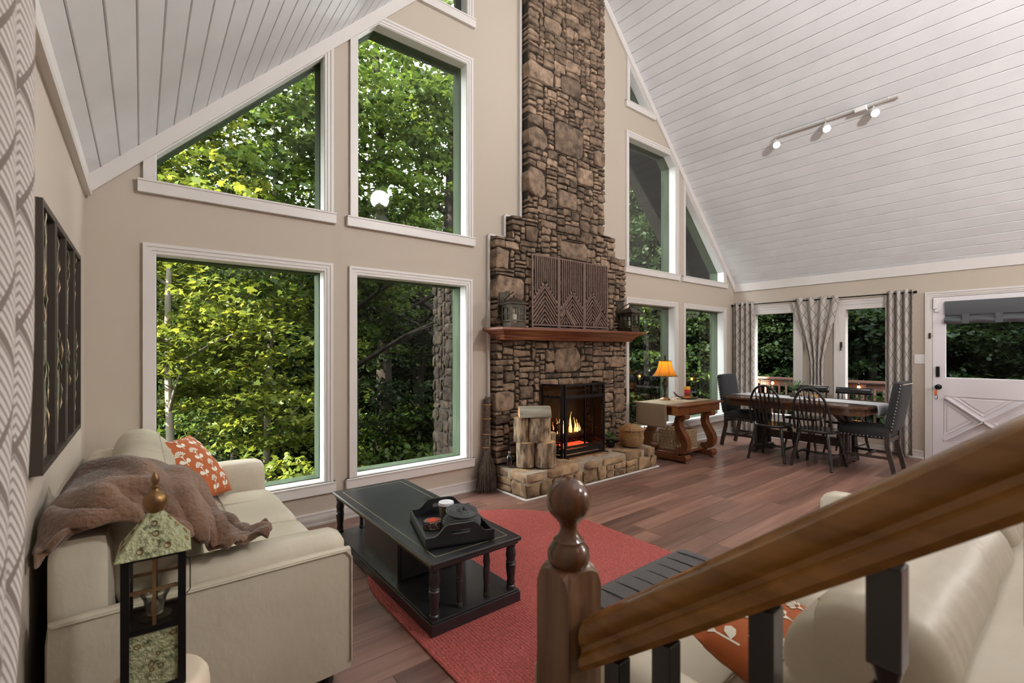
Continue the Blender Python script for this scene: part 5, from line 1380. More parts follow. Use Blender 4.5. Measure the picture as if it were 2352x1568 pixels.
# centrepiece: bowl of coloured balls and a small plant
bo = thing('wire_bowl', 'shallow wire bowl on the dining runner', 'bowl', (6.83, 2.36, TZ2 + .007))
mb = MB()
for z, rr_ in ((.004, .05), (.025, .085), (.045, .11), (.062, .125)): mb.tube([(rr_ * math.cos(a), rr_ * math.sin(a), z) for a in [k * PI / 12 for k in range(24)]], .003, 5, closed=True)
for k in range(16): a = k * PI / 8; mb.tube([(.05 * math.cos(a), .05 * math.sin(a), .004), (.095 * math.cos(a), .095 * math.sin(a), .032), (.125 * math.cos(a), .125 * math.sin(a), .062)], .0025, 5)
mb.build('wire', 'wicker', bo); MB().lathe([(.05, 0), (.05, .004), (0, .004)], 16).build('base', 'wicker', bo)
r = random.Random(4); cols = [(.6, .08, .04), (.75, .5, .05), (.08, .15, .45), (.7, .65, .55), (.75, .25, .03)]
nm = ['red', 'yellow', 'blue', 'cream', 'orange']
for i in range(5):
    a = i * 1.2566; q_ = .05; ci = i
    o = MB().lathe([(.022 * math.sin(PI * k / 8), -.022 * math.cos(PI * k / 8)) for k in range(9)], 14).build('decor_ball', MATS.get('ball_' + nm[ci]) or mat('ball_' + nm[ci], cols[ci], .5, col2=tuple(c * .5 for c in cols[ci]), vscale=60), None)
    o.location = (6.83 + q_ * math.cos(a), 2.36 + q_ * math.sin(a), TZ2 + .007 + .028); tag(o, 'small %s patterned ball in the wire bowl' % nm[ci], 'ball', 'patterned balls in the bowl')
pt = thing('potted_plant', 'small green leafy plant in a low pot on the dining table', 'plant', (6.88, 2.585, TZ2 + .007))
MB().lathe([(.045, 0), (.06, .05), (.062, .055), (.052, .05), (0, .048)], 18).build('pot', 'espresso', pt)
r = random.Random(6)
for k in range(13):
    a = k * 2.4; bend = r.uniform(.07, .15); h = r.uniform(.11, .19); p = [Vector((bend * t_ * t_ * math.cos(a), bend * t_ * t_ * math.sin(a), .045 + h * t_)) for t_ in (0, .25, .5, .75, 1)]
    st = MB().tube(p, .003, 5).build('stem', 'plant_green', pt)
    for j in range(5):
        t_ = .3 + j * .17; c0 = Vector((bend * t_ * t_ * math.cos(a), bend * t_ * t_ * math.sin(a), .045 + h * t_)); aa = a + (1 if j % 2 else -1) * 1.0; d = Vector((math.cos(aa), math.sin(aa), .5)).normalized() * .038; sd = d.cross(Vector((0, 0, 1))).normalized() * .010
        MB().add([c0, c0 + d * .5 + sd, c0 + d, c0 + d * .5 - sd, c0 + d * .5 - Vector((0, 0, .003))], [(0, 1, 4), (1, 2, 4), (2, 3, 4), (3, 0, 4)]).build('leaf', 'plant_green', st)

# ------------------------------------------------------------------ curtains
def curtain(name, label, path_fn, z0_, z1_, amp, n_wave, cloth_w, grp=None, nu=90, nv=46, m='curtain_cloth'):
    """path_fn(u, v) -> (centre point, normal) of the hanging line; v=0 top, 1 bottom"""
    def fn(u, v):
        c0, nr = path_fn(u, v); w_ = math.sin(u * n_wave * 2 * PI); w_ = math.copysign(abs(w_) ** .75, w_)
        p = Vector(c0) + Vector(nr) * (amp * w_ * (1 - .15 * v)); p.z = lerp(z1_, z0_, v) + .006 * math.sin(u * 40) * v; return p
    o = MB().sheet(fn, nu, nv, lambda u, v: (u * cloth_w, lerp(z1_, z0_, v))).build(name, m, None, ang=180)
    md = o.modifiers.new('t', 'SOLIDIFY'); md.thickness = .004
    return o
def cur_right(ya, yb, yc=None, yd=None):
    def f(u, v):
        if yc is None: y = lerp(ya, yb, u)
        else:
            s = min(1, v / .62); s = s * s * (3 - 2 * s) * .35 + s * .65
            y = lerp(lerp(ya, yb, u), lerp(yc, yd, u), s)
        return (XR - .075, y, 0), (1, 0, 0)
    return f
t = thing('patterned_curtain', 'patterned grey curtain in the corner beside the candle window', 'curtain', group='patterned curtains'); curtain('cloth', '', cur_right(3.83, 3.50), .03, 2.165, .036, 4.0, .75).parent = t
t = thing('patterned_curtain', 'patterned grey curtain gathered to a point between the two deck windows', 'curtain', group='patterned curtains'); curtain('cloth', '', cur_right(2.95, 2.32, 2.70, 2.52), .62, 2.165, .04, 4.0, .95).parent = t
MB().tube([(XR - .075 + .045 * math.cos(a), 2.61 + .085 * math.sin(a), .86) for a in [k * PI / 8 for k in range(16)]], .016, 6, closed=True).build('tieback', mat('cream_rope', (.75, .70, .66), .9), t)
t = thing('patterned_curtain', 'patterned grey curtain hanging to the floor beside the door', 'curtain', group='patterned curtains'); curtain('cloth', '', cur_right(1.80, 1.515), .03, 2.165, .040, 3.6, .80).parent = t
rd = thing('curtain_rod', 'thin black curtain rod above the deck windows', 'curtain rod', (XR - .075, 0, 2.125))
MB().tube([(0, 3.845, 0), (0, 1.50, 0)], .0085, 10).build('rod', 'black_metal', rd)
for y in (3.85, 1.492): MB().lathe([(0, -.02), (.014, -.015), (.02, 0), (.014, .015), (0, .02)], 12, (0, y, 0)).build('finial', 'black_metal', rd)
for y in (3.79, 1.53, 2.62): MB().tube([(.073, y, -.015), (.02, y, -.015), (0, y, -.004)], .006, 6).build('bracket', 'black_metal', rd)
# near curtain at the picture edge, drawn back low down
def near_path(u, v):
    y = lerp(.62, 1.13, u); s = max(0, (v - .42) / .58); y = y - (.36 * u) * s ** 1.3; x = -.175 + .0 * s
    return (x, y, 0), (1, -.25, 0)
t = thing('patterned_curtain', 'large patterned curtain close up at the picture edge', 'curtain', group='patterned curtains'); curtain('cloth', '', near_path, .35, 2.2, .036, 3.5, .95, nu=110, nv=70).parent = t
rd = thing('curtain_rod', 'black curtain rod over the close curtain on the sofa wall', 'curtain rod', (-.175, 0, 2.17))
MB().tube([(0, -.8, 0), (0, 1.2, 0)], .009, 8).build('rod', 'black_metal', rd); MB().tube([(-.094, 1.1, 0), (0, 1.1, 0)], .006, 6).build('bracket', 'black_metal', rd)

# ------------------------------------------------------------------ ceiling track light
tk = thing('track_light', 'white ceiling track with three lit spotlights', 'track light', (6.22, 0, 4.045))
B(-.017, .017, 1.34, 2.56, -.018, .0).build('track', mat('track_tan', (.45, .40, .35), .5), tk, smooth=False)
MB().box(-.05, .02, 1.60, 1.71, -.045, .01).build('power_box', 'can_white', tk, smooth=False, bevel=.006)
for y in (1.42, 2.0, 2.48): MB().tube([(0, y, 0), (.012, y, .045)], .006, 6).build('standoff', 'can_white', tk)
for i, y in enumerate((2.545, 2.0, 1.545)):
    h = thing('x', '', 'x'); bpy.data.objects.remove(h)
    aim = (Vector((-.62, -.35, -.70))).normalized(); q_ = Vector((0, 0, 1)).rotation_difference(aim).to_matrix().to_4x4(); c0 = Vector((.012, y, -.075))
    hd_ = MB().lathe([(0, -.045), (.03, -.043), (.040, -.03), (.042, .05), (.038, .052), (.036, .04), (0, .04)], 20, c0, q_).build('lamp_head', 'can_white', tk)
    MB().lathe([(.036, .041), (.03, .047), (0, .049)], 20, c0, q_).build('lamp_face', 'bulb_face', hd_)
    MB().tube([(0, y, -.012), (.01, y + .01, -.035), (.012, y, -.05)], .007, 6).build('swivel', 'can_white', hd_)
    p = Vector((6.22, 0, 4.045)) + c0 + aim * .08
    lamp('track_spot', 'SPOT', p, 70, (1, .90, .78), .04, p + aim * 3, 110, .8)
# unseen fill lamps added behind the viewer to brighten ceiling and walls
for i, (x, y, z) in enumerate(((1.9, -2.6, 3.5), (4.3, -2.4, 4.6), (6.5, -2.2, 3.0))):
    g = thing('fill_globe', ('unseen white globe added as fill light over the stair foot', 'unseen white globe added as fill light in the middle of the back hall', 'unseen white globe added as fill light beyond the door')[i], 'lamp', (x, y, z), 0, 'added fill globes behind the viewer')
    zc = (x + CL if x < XRIDGE else CR - x) - z
    MB().tube([(0, 0, .16), (0, 0, zc - .005)], .006, 6).build('cord', 'black_metal', g); MB().lathe([(.03, .14), (.03, .19), (0, .19)], 12).build('socket', 'brass', g)
    MB().lathe([(.15 * math.sin(PI * k / 10), -.15 * math.cos(PI * k / 10)) for k in range(11)], 18).build('globe', emis('fill_globe_glow', (1, .80, .55), 1.3) if 'fill_globe_glow' not in MATS else MATS['fill_globe_glow'], g)
    lamp('fill_point', 'POINT', (x, y, z - .3), (5, 10, 150)[i], (1, .97, .95), .22)
    lamp('fill_uplight', 'SPOT', (x, y, z + .25), (900, 760, 420)[i], (1, .985, .97), .2, ((5.6, 1.2, 4.7), (1.2, 1.6, 3.9), (3.2, .8, 5.9))[i], (84, 84, 80)[i], .9)  # added spot that washes the ceiling slope with fill light

# ------------------------------------------------------------------ stair rail at the viewer's side
nw = thing('newel_post', 'square oak newel post with a turned ball finial', 'post', (.665, .659, 0))
s = .0445; n = 10; rows = [[], [], [], []]
for q_ in range(4):
    ca, sa = math.cos(q_ * PI / 2), math.sin(q_ * PI / 2)
    for i in range(n):
        t_ = -1 + 2 * i / n; h_ = .925 + .034 * math.sqrt(max(0, 1 - t_ * t_))
        for row_, (sc_, z) in zip(rows, ((1, 0), (1, h_), (.72, max(h_, .950) * .4 + .962 * .6), (.4, .964))):
            px, py = t_ * s * sc_, -s * sc_; row_.append((px * ca - py * sa, px * sa + py * ca, z))
m_ = 4 * n; mb = MB().add(sum(rows, []), [(k * m_ + i, k * m_ + (i + 1) % m_, (k + 1) * m_ + (i + 1) % m_, (k + 1) * m_ + i) for k in range(3) for i in range(m_)] + [tuple(range(m_ - 1, -1, -1)), tuple(3 * m_ + i for i in range(m_))])
mb.build('shaft', 'newel_oak', nw, ang=30)
MB().lathe([(.034, .955), (.040, .966), (.042, .978), (.040, .99), (.033, 1.0), (.030, 1.004), (.030, 1.008), (.020, 1.018), (.0165, 1.03), (.018, 1.04), (.024, 1.046)] +
           [(.0445 * math.sin(a), 1.0855 - .0445 * math.cos(a)) for a in [R(36) + k * (PI - R(36)) / 14 for k in range(15)]], 28).build('ball_finial', 'ball_oak', nw)
hr = thing('handrail', 'moulded oak handrail climbing from the newel post', 'handrail', (.665, .62, 0))
pf = [(-.034, -.034), (-.028, -.046), (.028, -.046), (.034, -.034), (.034, -.018), (.027, -.010), (.027, .0), (.033, .010), (.035, .024), (.031, .040), (.017, .050), (0, .053), (-.017, .050), (-.031, .040), (-.035, .024), (-.033, .010), (-.027, 0), (-.027, -.010), (-.034, -.018)]
RS = .79                                                # rise per run towards the stair top
zc = lambda y: .842 + RS * (.587 - y)
vs = []; ya_, yb_ = .60, -1.2
for y in (ya_, yb_):
    for a, b in pf: vs.append((a, y - .62, zc(y) + b * 1.0))
m_ = len(pf); MB().add(vs, [tuple(range(m_)), tuple(range(2 * m_ - 1, m_ - 1, -1))] + [(i, m_ + i, m_ + (i + 1) % m_, (i + 1) % m_) for i in range(m_)]).build('rail', 'rail_oak', hr, ang=30)
BP = lambda h: [(.0, 0)]
for i, y in enumerate((.538, .439, .285, .153, .03, -.10)):
    b = thing('baluster', ('black baluster beside the newel post', 'second black baluster from the newel post', 'third black baluster from the newel post with a turned neck', 'fourth black baluster from the newel post', 'fifth black baluster from the newel post', 'sixth black baluster from the newel post')[i], 'baluster', (.665, y, 0), 0, 'black balusters under the handrail')
    zt_ = zc(y) - .044; zb_ = max(0.0, RS * (.40 - y)); w2_ = .0165
    B(-w2_, w2_, -w2_, w2_, zt_ - .115, zt_).build('top_block', 'windsor_black', b, smooth=False, bevel=.002); B(-w2_, w2_, -w2_, w2_, zb_, zb_ + .22).build('bottom_block', 'windsor_black', b, smooth=False, bevel=.002)
    a_, c_ = zb_ + .22, zt_ - .115; L_ = c_ - a_
    MB().lathe([(.016, a_), (.011, a_ + .01), (.017, a_ + .02), (.017, a_ + .03), (.010, a_ + .05), (.016, a_ + L_ * .35), (.015, a_ + L_ * .5), (.011, c_ - .06), (.0165, c_ - .045), (.0165, c_ - .03), (.011, c_ - .02), (.016, c_)], 14).build('turning', 'windsor_black', b, ang=40)

# ------------------------------------------------------------------ stool and lantern in front
so = thing('drum_stool', 'round cream stool under the metal lantern', 'stool', (.032, 1.62, 0))
MB().lathe([(.105, 0), (.11, .01), (.118, .2), (.124, .36), (.126, .43), (.122, .46), (.112, .475), (.098, .480), (0, .480)], 36).build('body', 'stool_cream', so)
ln = thing('candle_lantern', 'square lantern of hammered verdigris metal with a glass candle cup', 'lantern', (.030, 1.62, .4805), R(-3))
ln.scale = (1, 1, 1.09)
h = .060; Hb = .335
for sx in (-1, 1):
    for sy in (-1, 1): B(sx * h - .009, sx * h + .009, sy * h - .009, sy * h + .009, 0, Hb).build('post', 'black_metal', ln, smooth=False)
for z in (0, .148, Hb - .012):
    fr = MB()
    for s in (-1, 1): fr.box(-h, h, s * h - .008, s * h + .008, z, z + .014); fr.box(s * h - .008, s * h + .008, -h, h, z, z + .014)
    fr.build('frame_band', 'black_metal', ln, smooth=False)
B(-h + .008, h - .008, -h + .008, h - .008, .149, .156).build('candle_shelf', 'black_metal', ln, smooth=False); B(-h + .008, h - .008, -h + .008, h - .008, .001, .008).build('bottom_plate', 'black_metal', ln, smooth=False)
for s in (-1, 1):
    a = B(-h + .009, h - .009, s * h - .003, s * h + .003, .014, .148).build('hammered_panel', 'verdigris', ln, smooth=False)
    b = B(s * h - .003, s * h + .003, -h + .009, h - .009, .014, .148).build('hammered_panel', 'verdigris', ln, smooth=False)
    r = random.Random(3 + s)
    for k in range(7):
        u, z = r.uniform(-.042, .042), r.uniform(.025, .138); rr_ = r.uniform(.004, .007)
        MB().tube([(u + rr_ * math.cos(t), s * (h + .003), z + rr_ * math.sin(t)) for t in [i * PI / 6 for i in range(12)]], .0013, 5, closed=True).build('stamped_ring', 'ochre_metal', a)
        MB().tube([(s * (h + .003), u + rr_ * math.cos(t), z + rr_ * math.sin(t)) for t in [i * PI / 6 for i in range(12)]], .0013, 5, closed=True).build('stamped_ring', 'ochre_metal', b)
mu = MB()
for s in (-1, 1):
    mu.box(-.004, .004, s * h - .004, s * h + .004, .156, Hb - .01); mu.box(s * h - .004, s * h + .004, -.004, .004, .156, Hb - .01)
    mu.box(-h, h, s * h - .0035, s * h + .0035, .243, .251); mu.box(s * h - .0035, s * h + .0035, -h, h, .243, .251)
mu.build('muntins', 'copper_aged', ln, smooth=False)
for s in (-1, 1):
    B(-h + .009, h - .009, s * h - .0008, s * h + .0008, .156, Hb - .012).build('pane', 'clear_glass', ln, smooth=False); B(s * h - .0008, s * h + .0008, -h + .009, h - .009, .156, Hb - .012).build('pane', 'clear_glass', ln, smooth=False)
e = h + .022; rt = .014; z0_, z1_ = Hb - .004, Hb + .088
rf_ = MB().add([(-e, -e, z0_), (e, -e, z0_), (e, e, z0_), (-e, e, z0_), (-rt, -rt, z1_), (rt, -rt, z1_), (rt, rt, z1_), (-rt, rt, z1_)], [(0, 1, 5, 4), (1, 2, 6, 5), (2, 3, 7, 6), (3, 0, 4, 7), (3, 2, 1, 0), (4, 5, 6, 7)]).build('roof', 'verdigris', ln, smooth=False, bevel=.003)
r = random.Random(8)
for q_ in range(4):
    mt = Matrix.Rotation(q_ * PI / 2, 4, 'Z')
    for k in range(4):
        v = (.18, .22, .52, .75)[k]; u = (-.45, .5, .15, -.1)[k] * (1 - v); hw_ = lerp(e, rt, v); z = lerp(z0_, z1_, v); rr_ = .0065
        MB().tube([mt @ Vector((u * hw_ * 1.1 + rr_ * math.cos(t), -(hw_ + .0015) + rr_ * math.sin(t) * .5, z + rr_ * math.sin(t) * .85)) for t in [i * PI / 6 for i in range(12)]], .0015, 5, closed=True).build('stamped_ring', 'ochre_metal', rf_)
MB().lathe([(.016, z1_ - .004), (.024, z1_ + .008), (.029, z1_ + .022), (.028, z1_ + .034), (.020, z1_ + .044), (.010, z1_ + .05), (.008, z1_ + .056), (.011, z1_ + .060), (.0105, z1_ + .064), (.007, z1_ + .066)], 20).build('pierced_dome', 'ochre_metal', ln)
MB().lathe([(.005, z1_ + .064), (.010, z1_ + .074), (.010, z1_ + .082), (.004, z1_ + .096), (0, z1_ + .099)], 14).build('finial', 'copper_aged', ln)
MB().tube([(h + .011, h - .02, .28), (h + .02, h - .02, .275), (h + .02, h - .02, .19), (h + .012, h - .02, .18)], .0015, 5).build('door_wire', 'black_metal', ln)
cp = thing('glass_votive', 'flared clear glass cup with a white candle inside the lantern', 'candle', (.030, 1.62, .4805 + .171))
MB().lathe([(.036, 0), (.038, .004), (.034, .006), (0, .006)], 24).build('saucer', 'dark_bronze', cp)
MB().lathe([(.019, .0065), (.024, .03), (.026, .05), (.034, .066), (.033, .067), (.0245, .051), (.022, .03), (.017, .0085)], 24).build('cup', 'clear_glass', cp)
MB().lathe([(.0175, .0088), (.0215, .036), (0, .038)], 20).build('candle', 'wax', cp)

# ------------------------------------------------------------------ deck outside the side windows
dk = thing('deck', 'reddish wooden deck floor outside the side windows', 'deck', kind='structure')
for i in range(18): x = XR + .20 + i * .145; B(x, x + .138, -3.2, 4.75, -.16, -.12).build('deck_board', 'deck_wood', dk, smooth=False)
DRX = XR + 2.62
ra = thing('deck_railing', 'reddish wooden deck railing beyond the side windows', 'railing', (DRX, 0, -.12))
B(-.07, .07, -3.2, 4.75, .90, .94).build('cap_rail', 'deck_wood', ra, smooth=False); B(-.02, .02, -3.2, 4.75, .76, .90).build('top_rail', 'deck_wood', ra, smooth=False); B(-.02, .02, -3.2, 4.75, .08, .16).build('bottom_rail', 'deck_wood', ra, smooth=False)
for i in range(5): y = -2.9 + i * 1.88; B(-.045, .045, y - .045, y + .045, 0, .90).build('post', 'deck_wood', ra, smooth=False)
for i in range(58): y = -3.1 + i * .135; B(-.045, -.021, y - .018, y + .018, .09, .80).build('baluster', 'deck_wood', ra, smooth=False)
sl_ = thing('string_lights', 'string of glowing amber bulbs along the deck railing', 'string lights', (DRX - .085, 0, .80))
cab = []
for i in range(29):
    y = -1.5 + i * .22; cab.append((0, y, -.02 - .03 * math.sin(i * PI / 2) ** 2))
MB().tube(cab, .006, 5).build('cable', 'black_metal', sl_)
for i in range(11):
    y = -.7 + i * .5; MB().lathe([(.016, -.06), (.018, -.02), (.01, -.01)], 10, (0, y, -.01)).build('socket', 'black_metal', sl_)
    MB().lathe([(0, -.13), (.016, -.12), (.026, -.10), (.022, -.08), (.013, -.06)], 12, (0, y, -.01)).build('bulb', 'string_bulb', sl_)
# patio table of expanded metal just outside the window near the door
pm = thing('patio_table', 'black metal mesh patio table on the deck beyond the window', 'table', (XR + .95, 2.1, -.12))
mb = MB()
for i in range(24): y = -.55 + i * .048; mb.bar((-.4, y, .62), (.4, y, .62), .012, .006)
for i in range(14): x = -.4 + i * .0615; mb.bar((x, -.55, .625), (x, .55, .625), .012, .006)
mb.build('mesh_top', mat('patio_grey', (.28, .30, .36), .5), pm, smooth=False)
MB().tube([(-.42, -.57, .62), (.42, -.57, .62), (.42, .57, .62), (-.42, .57, .62)], .014, 8, closed=True).build('rim', 'black_metal', pm)
for x in (-.36, .36):
    for y in (-.5, .5): MB().tube([(x, y, 0), (x, y, .62)], .014, 8).build('leg', 'black_metal', pm)

# ------------------------------------------------------------------ the woods
gd = MB().sheet(lambda u, v: (lerp(-45, 75, u), lerp(-30, 75, v), -2.6 + .9 * noise.noise(Vector((u * 9, v * 9, 2))) + .05 * max(0, lerp(-30, 75, v) - 20)), 60, 60)
struct('ground', gd, 'forest_floor', 'dark leafy forest ground falling away outside', 'ground')
MAPLE = np.array([(0, -.05), (.14, .06), (.44, .02), (.31, .22), (.52, .46), (.24, .44), (.2, .62), (0, 1.0), (-.2, .62), (-.24, .44), (-.52, .46), (-.31, .22), (-.44, .02), (-.14, .06)])
OVAL = np.array([(0, 0), (.3, .3), (.28, .65), (0, 1.0), (-.28, .65), (-.3, .3)])
DIAM = np.array([(0, 0), (.38, .5), (0, 1.0), (-.38, .5)])
def leaf_mesh(name, centers, size, tmpl, m, flat=.5):
    n = len(centers); k = len(tmpl)
    yaw = rng.uniform(0, 2 * PI, n); tilt = rng.normal(0, flat, n); roll = rng.normal(0, flat, n); sz = size * rng.uniform(.65, 1.25, n)
    x = tmpl[:, 0][None, :] * sz[:, None]; y = (tmpl[:, 1][None, :] - .3) * sz[:, None]; z = -(np.abs(tmpl[:, 0])[None, :] ** 1.2) * sz[:, None] * .35 - (tmpl[:, 1][None, :] ** 2) * sz[:, None] * .15
    ct, st = np.cos(tilt)[:, None], np.sin(tilt)[:, None]; y, z = y * ct - z * st, y * st + z * ct
    cr, sr = np.cos(roll)[:, None], np.sin(roll)[:, None]; x, z = x * cr + z * sr, -x * sr + z * cr
    cw, sw = np.cos(yaw)[:, None], np.sin(yaw)[:, None]; x, y = x * cw - y * sw, x * sw + y * cw
    P = np.stack([x, y, z], -1) + centers[:, None, :]
    me = bpy.data.meshes.new(name); me.vertices.add(n * k); me.vertices.foreach_set('co', P.reshape(-1).astype(np.float32))
    me.loops.add(n * k); me.loops.foreach_set('vertex_index', np.arange(n * k, dtype=np.int32)); me.polygons.add(n)
    me.polygons.foreach_set('loop_start', np.arange(0, n * k, k, dtype=np.int32)); me.update(calc_edges=True); me.validate(); me.materials.append(MATS[m]); return me
def sprays(n_sp, per, rx, rz, zc_, sr, hollow=.35, droop=.3):
    """leaf positions: flat sprays of foliage through an ellipsoid crown"""
    out = []
    for i in range(n_sp):
        d = rng.normal(0, 1, 3); d /= np.linalg.norm(d); q_ = (hollow + (1 - hollow) * rng.random()) ** .6
        c0 = np.array([d[0] * rx * q_, d[1] * rx * q_, zc_ + d[2] * rz * q_])
        rr_ = sr * rng.uniform(.6, 1.3); a = rng.uniform(0, 2 * PI, per); s_ = np.sqrt(rng.random(per)) * rr_
        p = np.stack([c0[0] + s_ * np.cos(a), c0[1] + s_ * np.sin(a), c0[2] - droop * s_ ** 2 / rr_ + rng.normal(0, .05 * sr + .02, per)], -1); out.append(p)
    return np.concatenate(out)
def trunk_mesh(name, H_, r0, lean, seed, m, nb=9, br=1.8, z_start=.35):
    rr_ = random.Random(seed); mb = MB(); ph = rr_.uniform(0, 6)
    path = lambda t_: Vector((lean[0] * t_ * H_ + .12 * math.sin(ph + t_ * 5), lean[1] * t_ * H_ + .10 * math.cos(ph + t_ * 4), H_ * t_))
    mb.tube([path(k / 9) for k in range(10)], [r0 * (1 - .82 * k / 9) * (1.25 if k == 0 else 1) for k in range(10)], 9)
    for i in range(nb):
        t_ = lerp(z_start, .97, i / max(1, nb - 1)); a = rr_.uniform(0, 6.28); l = br * (1.1 - t_ * .6) * rr_.uniform(.6, 1.2); p = path(t_); rad = r0 * (1 - .82 * t_) * .55
        q1 = p + Vector((math.cos(a) * l * .5, math.sin(a) * l * .5, l * .32)); q2 = p + Vector((math.cos(a) * l, math.sin(a) * l, l * .55)); mb.tube([p, q1, q2], [rad, rad * .6, rad * .22], 6)
        a2 = a + rr_.uniform(-.9, .9); mb.tube([q1, q1 + Vector((math.cos(a2) * l * .4, math.sin(a2) * l * .4, l * .12))], [rad * .45, rad * .12], 5)
    o = mb.build(name, m, None, ang=60); me = o.data; bpy.data.objects.remove(o); return me
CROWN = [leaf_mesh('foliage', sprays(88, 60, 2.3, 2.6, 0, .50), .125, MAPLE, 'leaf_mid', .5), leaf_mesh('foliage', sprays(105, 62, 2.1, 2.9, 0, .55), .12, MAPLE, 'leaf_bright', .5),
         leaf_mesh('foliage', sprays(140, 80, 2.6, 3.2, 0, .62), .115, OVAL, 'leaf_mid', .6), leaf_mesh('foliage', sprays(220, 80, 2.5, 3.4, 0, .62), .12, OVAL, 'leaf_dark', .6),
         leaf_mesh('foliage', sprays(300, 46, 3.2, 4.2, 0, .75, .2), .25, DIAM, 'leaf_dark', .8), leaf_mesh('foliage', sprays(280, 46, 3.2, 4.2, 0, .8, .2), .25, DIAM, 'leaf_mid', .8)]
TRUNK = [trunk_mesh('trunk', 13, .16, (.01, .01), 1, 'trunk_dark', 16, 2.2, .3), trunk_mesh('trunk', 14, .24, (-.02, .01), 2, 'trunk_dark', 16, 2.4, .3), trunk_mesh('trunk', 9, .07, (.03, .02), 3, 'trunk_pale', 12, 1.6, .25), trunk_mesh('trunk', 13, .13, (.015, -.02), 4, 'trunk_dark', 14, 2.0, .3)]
SHRUB = [leaf_mesh('foliage', sprays(70, 50, .9, .7, .75, .34, .1), .10, MAPLE, 'leaf_bright', .5), leaf_mesh('foliage', sprays(110, 70, 1.1, .9, .85, .38, .1), .072, OVAL, 'leaf_mid', .55), leaf_mesh('foliage', sprays(120, 70, 1.2, 1.0, .9, .4, .1), .075, OVAL, 'leaf_dark', .55)]
STEM = trunk_mesh('stems', 1.2, .03, (.05, .02), 8, 'trunk_dark', 7, .6, .15)
def tree(x, y, tr_i, crowns, sc, label, grp, name='forest_tree', tz=-2.9):
    t = thing(name, label, 'tree', (x, y, tz), random.uniform(0, 6.28), grp)
    o = bpy.data.objects.new('trunk', TRUNK[tr_i]); C.objects.link(o); o.parent = t; o.scale = (sc, sc, sc)
    for ci, zc_, cs, dx, dy in crowns:
        o = bpy.data.objects.new('foliage', CROWN[ci]); C.objects.link(o); o.parent = t; o.location = (dx, dy, zc_); o.scale = (cs, cs, cs); o.rotation_euler = (0, 0, random.uniform(0, 6.28)); o['kind'] = 'stuff'
    return t
def beyond(x, y):
    """which panes a spot outside is seen through"""
    q_ = x / max(y, .01)
    for lim, nm_ in ((.02, 'the sofa wall corner'), (.31, 'the sofa windows'), (.66, 'the windows beside the chimney'), (1.28, 'the stone chimney'), (1.6, 'the amber lamp windows'), (2.05, 'the candle windows'), (2.9, 'the corner deck window'), (4.6, 'the deck window by the door'), (16, 'the door glass')):
        if q_ < lim and y > 0: return nm_
    return 'the door side of the deck'
def shrub(x, y, i, sc, label, grp, z=-2.6):
    t = thing('forest_shrub', label, 'shrub', (x, y, z), random.uniform(0, 6.28), grp)
    o = bpy.data.objects.new('stems', STEM); C.objects.link(o); o.parent = t; o.scale = (sc,) * 3
    o = bpy.data.objects.new('foliage', SHRUB[i]); C.objects.link(o); o.parent = t; o.scale = (sc,) * 3; o['kind'] = 'stuff'
random.seed(23)
# close trees, each where its trunk or leaves show in a pane
tree(.25, 8.2, 2, [(1, 3.2, .75, .4, .2), (1, 5.6, .8, .3, -.3), (0, 7.8, .9, 0, 0)], 1, 'slim pale barked maple close behind the sofa window', 'maples close to the glass')
tree(1.9, 9.4, 2, [(1, 4.0, .7, 0, 0), (0, 6.3, .85, .3, .1), (0, 8.6, .9, 0, 0)], 1.1, 'sunlit young maple in the middle of the sofa window', 'maples close to the glass')
tree(-1.2, 9.8, 3, [(1, 3.6, .8, .2, 0), (1, 6.2, .95, 0, 0), (1, 8.8, 1, 0, 0)], 1, 'bright maple at the edge of the sofa window', 'maples close to the glass')
tree(4.75, 11.0, 1, [(0, 5.6, .7, -.9, 0), (0, 8.8, 1.0, 0, 0), (2, 11.6, 1.0, .2, .2)], 1, 'dark trunked tree in the middle of the second window', 'dark trunks beyond the chimney window')
tree(6.1, 10.4, 1, [(0, 9.3, 1.0, -.6, .3), (0, 11.8, 1.0, .3, 0)], 1.05, 'leaning dark trunk beside the chimney window edge', 'dark trunks beyond the chimney window')
tree(3.3, 9.6, 0, [(0, 6.8, .8, 0, 0), (0, 9.2, 1.0, .2, 0)], 1, 'leafy maple filling the tall upper window', 'maples close to the glass')
tree(13.6, 7.7, 1, [(3, 6.6, .8, -.6, 0), (3, 9.8, 1.1, 0, 0)], 1.9, 'thick dark trunk behind the candle window', 'dark trunks beyond the deck')
tree(11.4, 8.2, 0, [(3, 5.4, .8, 0, 0), (3, 8.0, 1, .2, 0), (2, 11, 1, 0, 0)], 1.1, 'shady tree behind the amber lamp window', 'dark trunks beyond the deck')
tree(15.5, 4.9, 0, [(3, 5.0, .9, 0, 0), (3, 8.0, 1, 0, .3)], 1.1, 'shady tree beyond the first deck window', 'dark trunks beyond the deck')
tree(17.0, 3.6, 1, [(3, 6.5, .9, 0, .5), (2, 9.5, 1, 0, .3)], 1.2, 'tree beyond the second deck window', 'dark trunks beyond the deck')
tree(18.0, 1.6, 1, [(3, 7.5, .9, 0, .5), (2, 10.5, 1, 0, .3)], 1.5, 'thick trunk seen through the door glass', 'dark trunks beyond the deck')
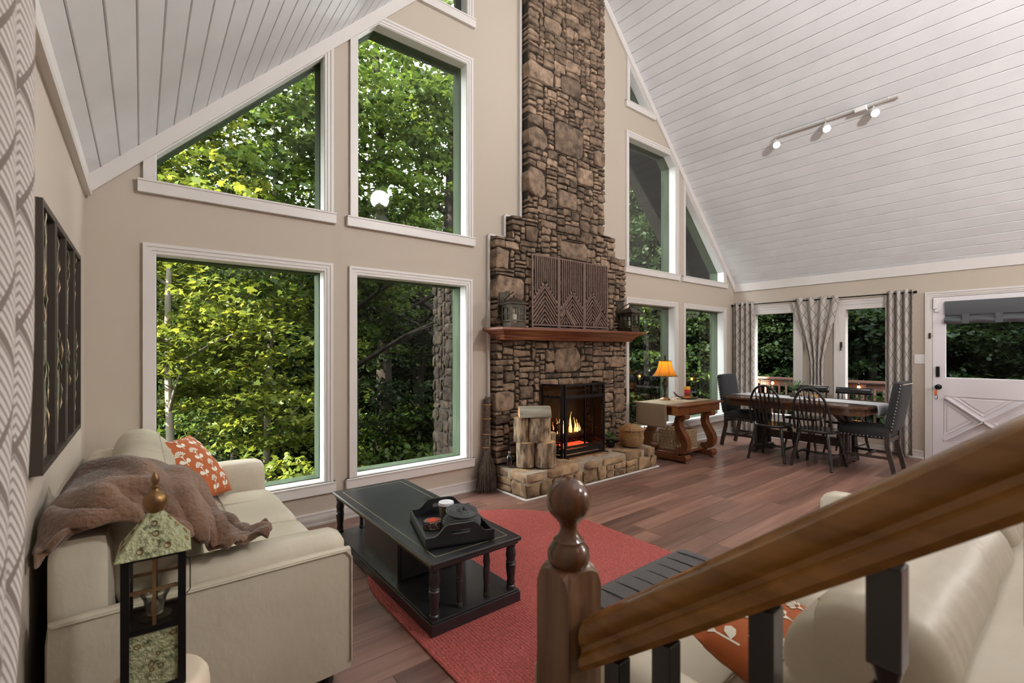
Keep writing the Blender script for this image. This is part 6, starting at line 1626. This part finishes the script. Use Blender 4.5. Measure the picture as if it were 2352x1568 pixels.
# unseen trees added at the house corner to block sun from the gable
for i, (x, y) in enumerate(((-3.0, 4.4), (-5.2, 5.0), (-4.4, 4.0), (-7, 4.6))):
    tree(x, y, 0, [(2, 3.4, .45, 0, 0), (3, 5.4, .5, 0, 0), (3, 7.4, .5, 0, 0), (2, 9.0, .45, 0, 0)], .95, ('added sun-blocking tree hard against the house corner', 'added sun-blocking tree set back past the house corner', 'added sun-blocking tree outside the middle of the sofa wall', 'added sun-blocking tree farthest out past the sofa wall')[i], 'added sun-blocking trees at the house corner')
# deeper rows
for (r0_, r1_, n_, cr) in ((13, 19, 24, (2, 3, 0)), (19, 29, 44, (3, 4, 5)), (30, 46, 52, (4, 5, 4))):
    for i in range(n_):
        a = lerp(-.12, PI / 2 + .14, (i + random.random() * .9) / n_); d = random.uniform(r0_, r1_); x, y = d * math.cos(a), d * math.sin(a)
        if x < 11.8 and y < 7.5 and x > -3 and y < 9.5: continue
        far = r0_ >= 19; hs = random.uniform(.62, .95) if far else random.uniform(.72, 1.0); tr_i = random.choice((0, 1, 3, 3))
        cs = [(random.choice(cr) if a > .48 else (4 if far else 3), z * hs, random.uniform(.8, 1.15) * (1.0 if far else .85), random.uniform(-.6, .6), random.uniform(-.6, .6)) for z in ((2.8, 5.4, 8.2) if far else (4.6, 7.4))]  # deck side takes the dark leaves, standing in for shade
        where = beyond(x, y)
        if where in ('the stone chimney', 'the sofa wall corner') and r0_ < 30: continue      # hidden by the house
        tree(x, y, tr_i, cs, hs, ('leafy tree deep in the woods beyond ' if far else 'leafy tree a little way into the woods beyond ') + where, ('deep woods beyond ' if far else 'near woods beyond ') + where)
for i in range(14):                                    # woods continued unseen past the deck, added to keep bright sky out of reflections
    a = lerp(-1.15, -.16, (i + random.random() * .6) / 14); d = random.uniform(14, 19); x, y = d * math.cos(a), d * math.sin(a)
    tree(x, y, 0, [(4, 3.0, .8, 0, 0), (4, 6.2, .9, .3, 0), (4, 9.4, .8, 0, .2)], 1.0, 'unseen dark leafy tree added past the end of the deck', 'added woods past the end of the deck')
# undergrowth
for x, y, i, sc, z in ((.55, 6.4, 0, 1.25, -1.75), (1.55, 6.3, 0, 1.0, -1.35), (2.0, 7.4, 0, 1.2, -2.1), (-.2, 7.2, 0, 1.4, -2.1)):
    shrub(x, y, i, sc, {.55: 'bright green shrub showing above the sofa arm', 1.55: 'bright green shrub at the corner of the sofa window', 2.0: 'bright green shrub set back behind the sofa window', -.2: 'bright green shrub behind the orange pillow'}[x], 'shrubs under the sofa window', z)
for i in range(60):
    a = lerp(-.1, PI / 2 + .1, random.random()); d = random.uniform(11, 26); x, y = d * math.cos(a), d * math.sin(a)
    if x < 11.5 and y < 8: continue
    if beyond(x, y) in ('the stone chimney', 'the sofa wall corner', 'the door side of the deck'): continue
    shrub(x, y, random.choice((1, 2, 2)) if a > .62 else 2, random.uniform(1.3, 2.3), 'low shaded undergrowth shrub beyond ' + beyond(x, y), 'undergrowth beyond ' + beyond(x, y), -2.7)
for o in SC.objects:
    if o.type == 'LIGHT': o['kind'] = 'helper'
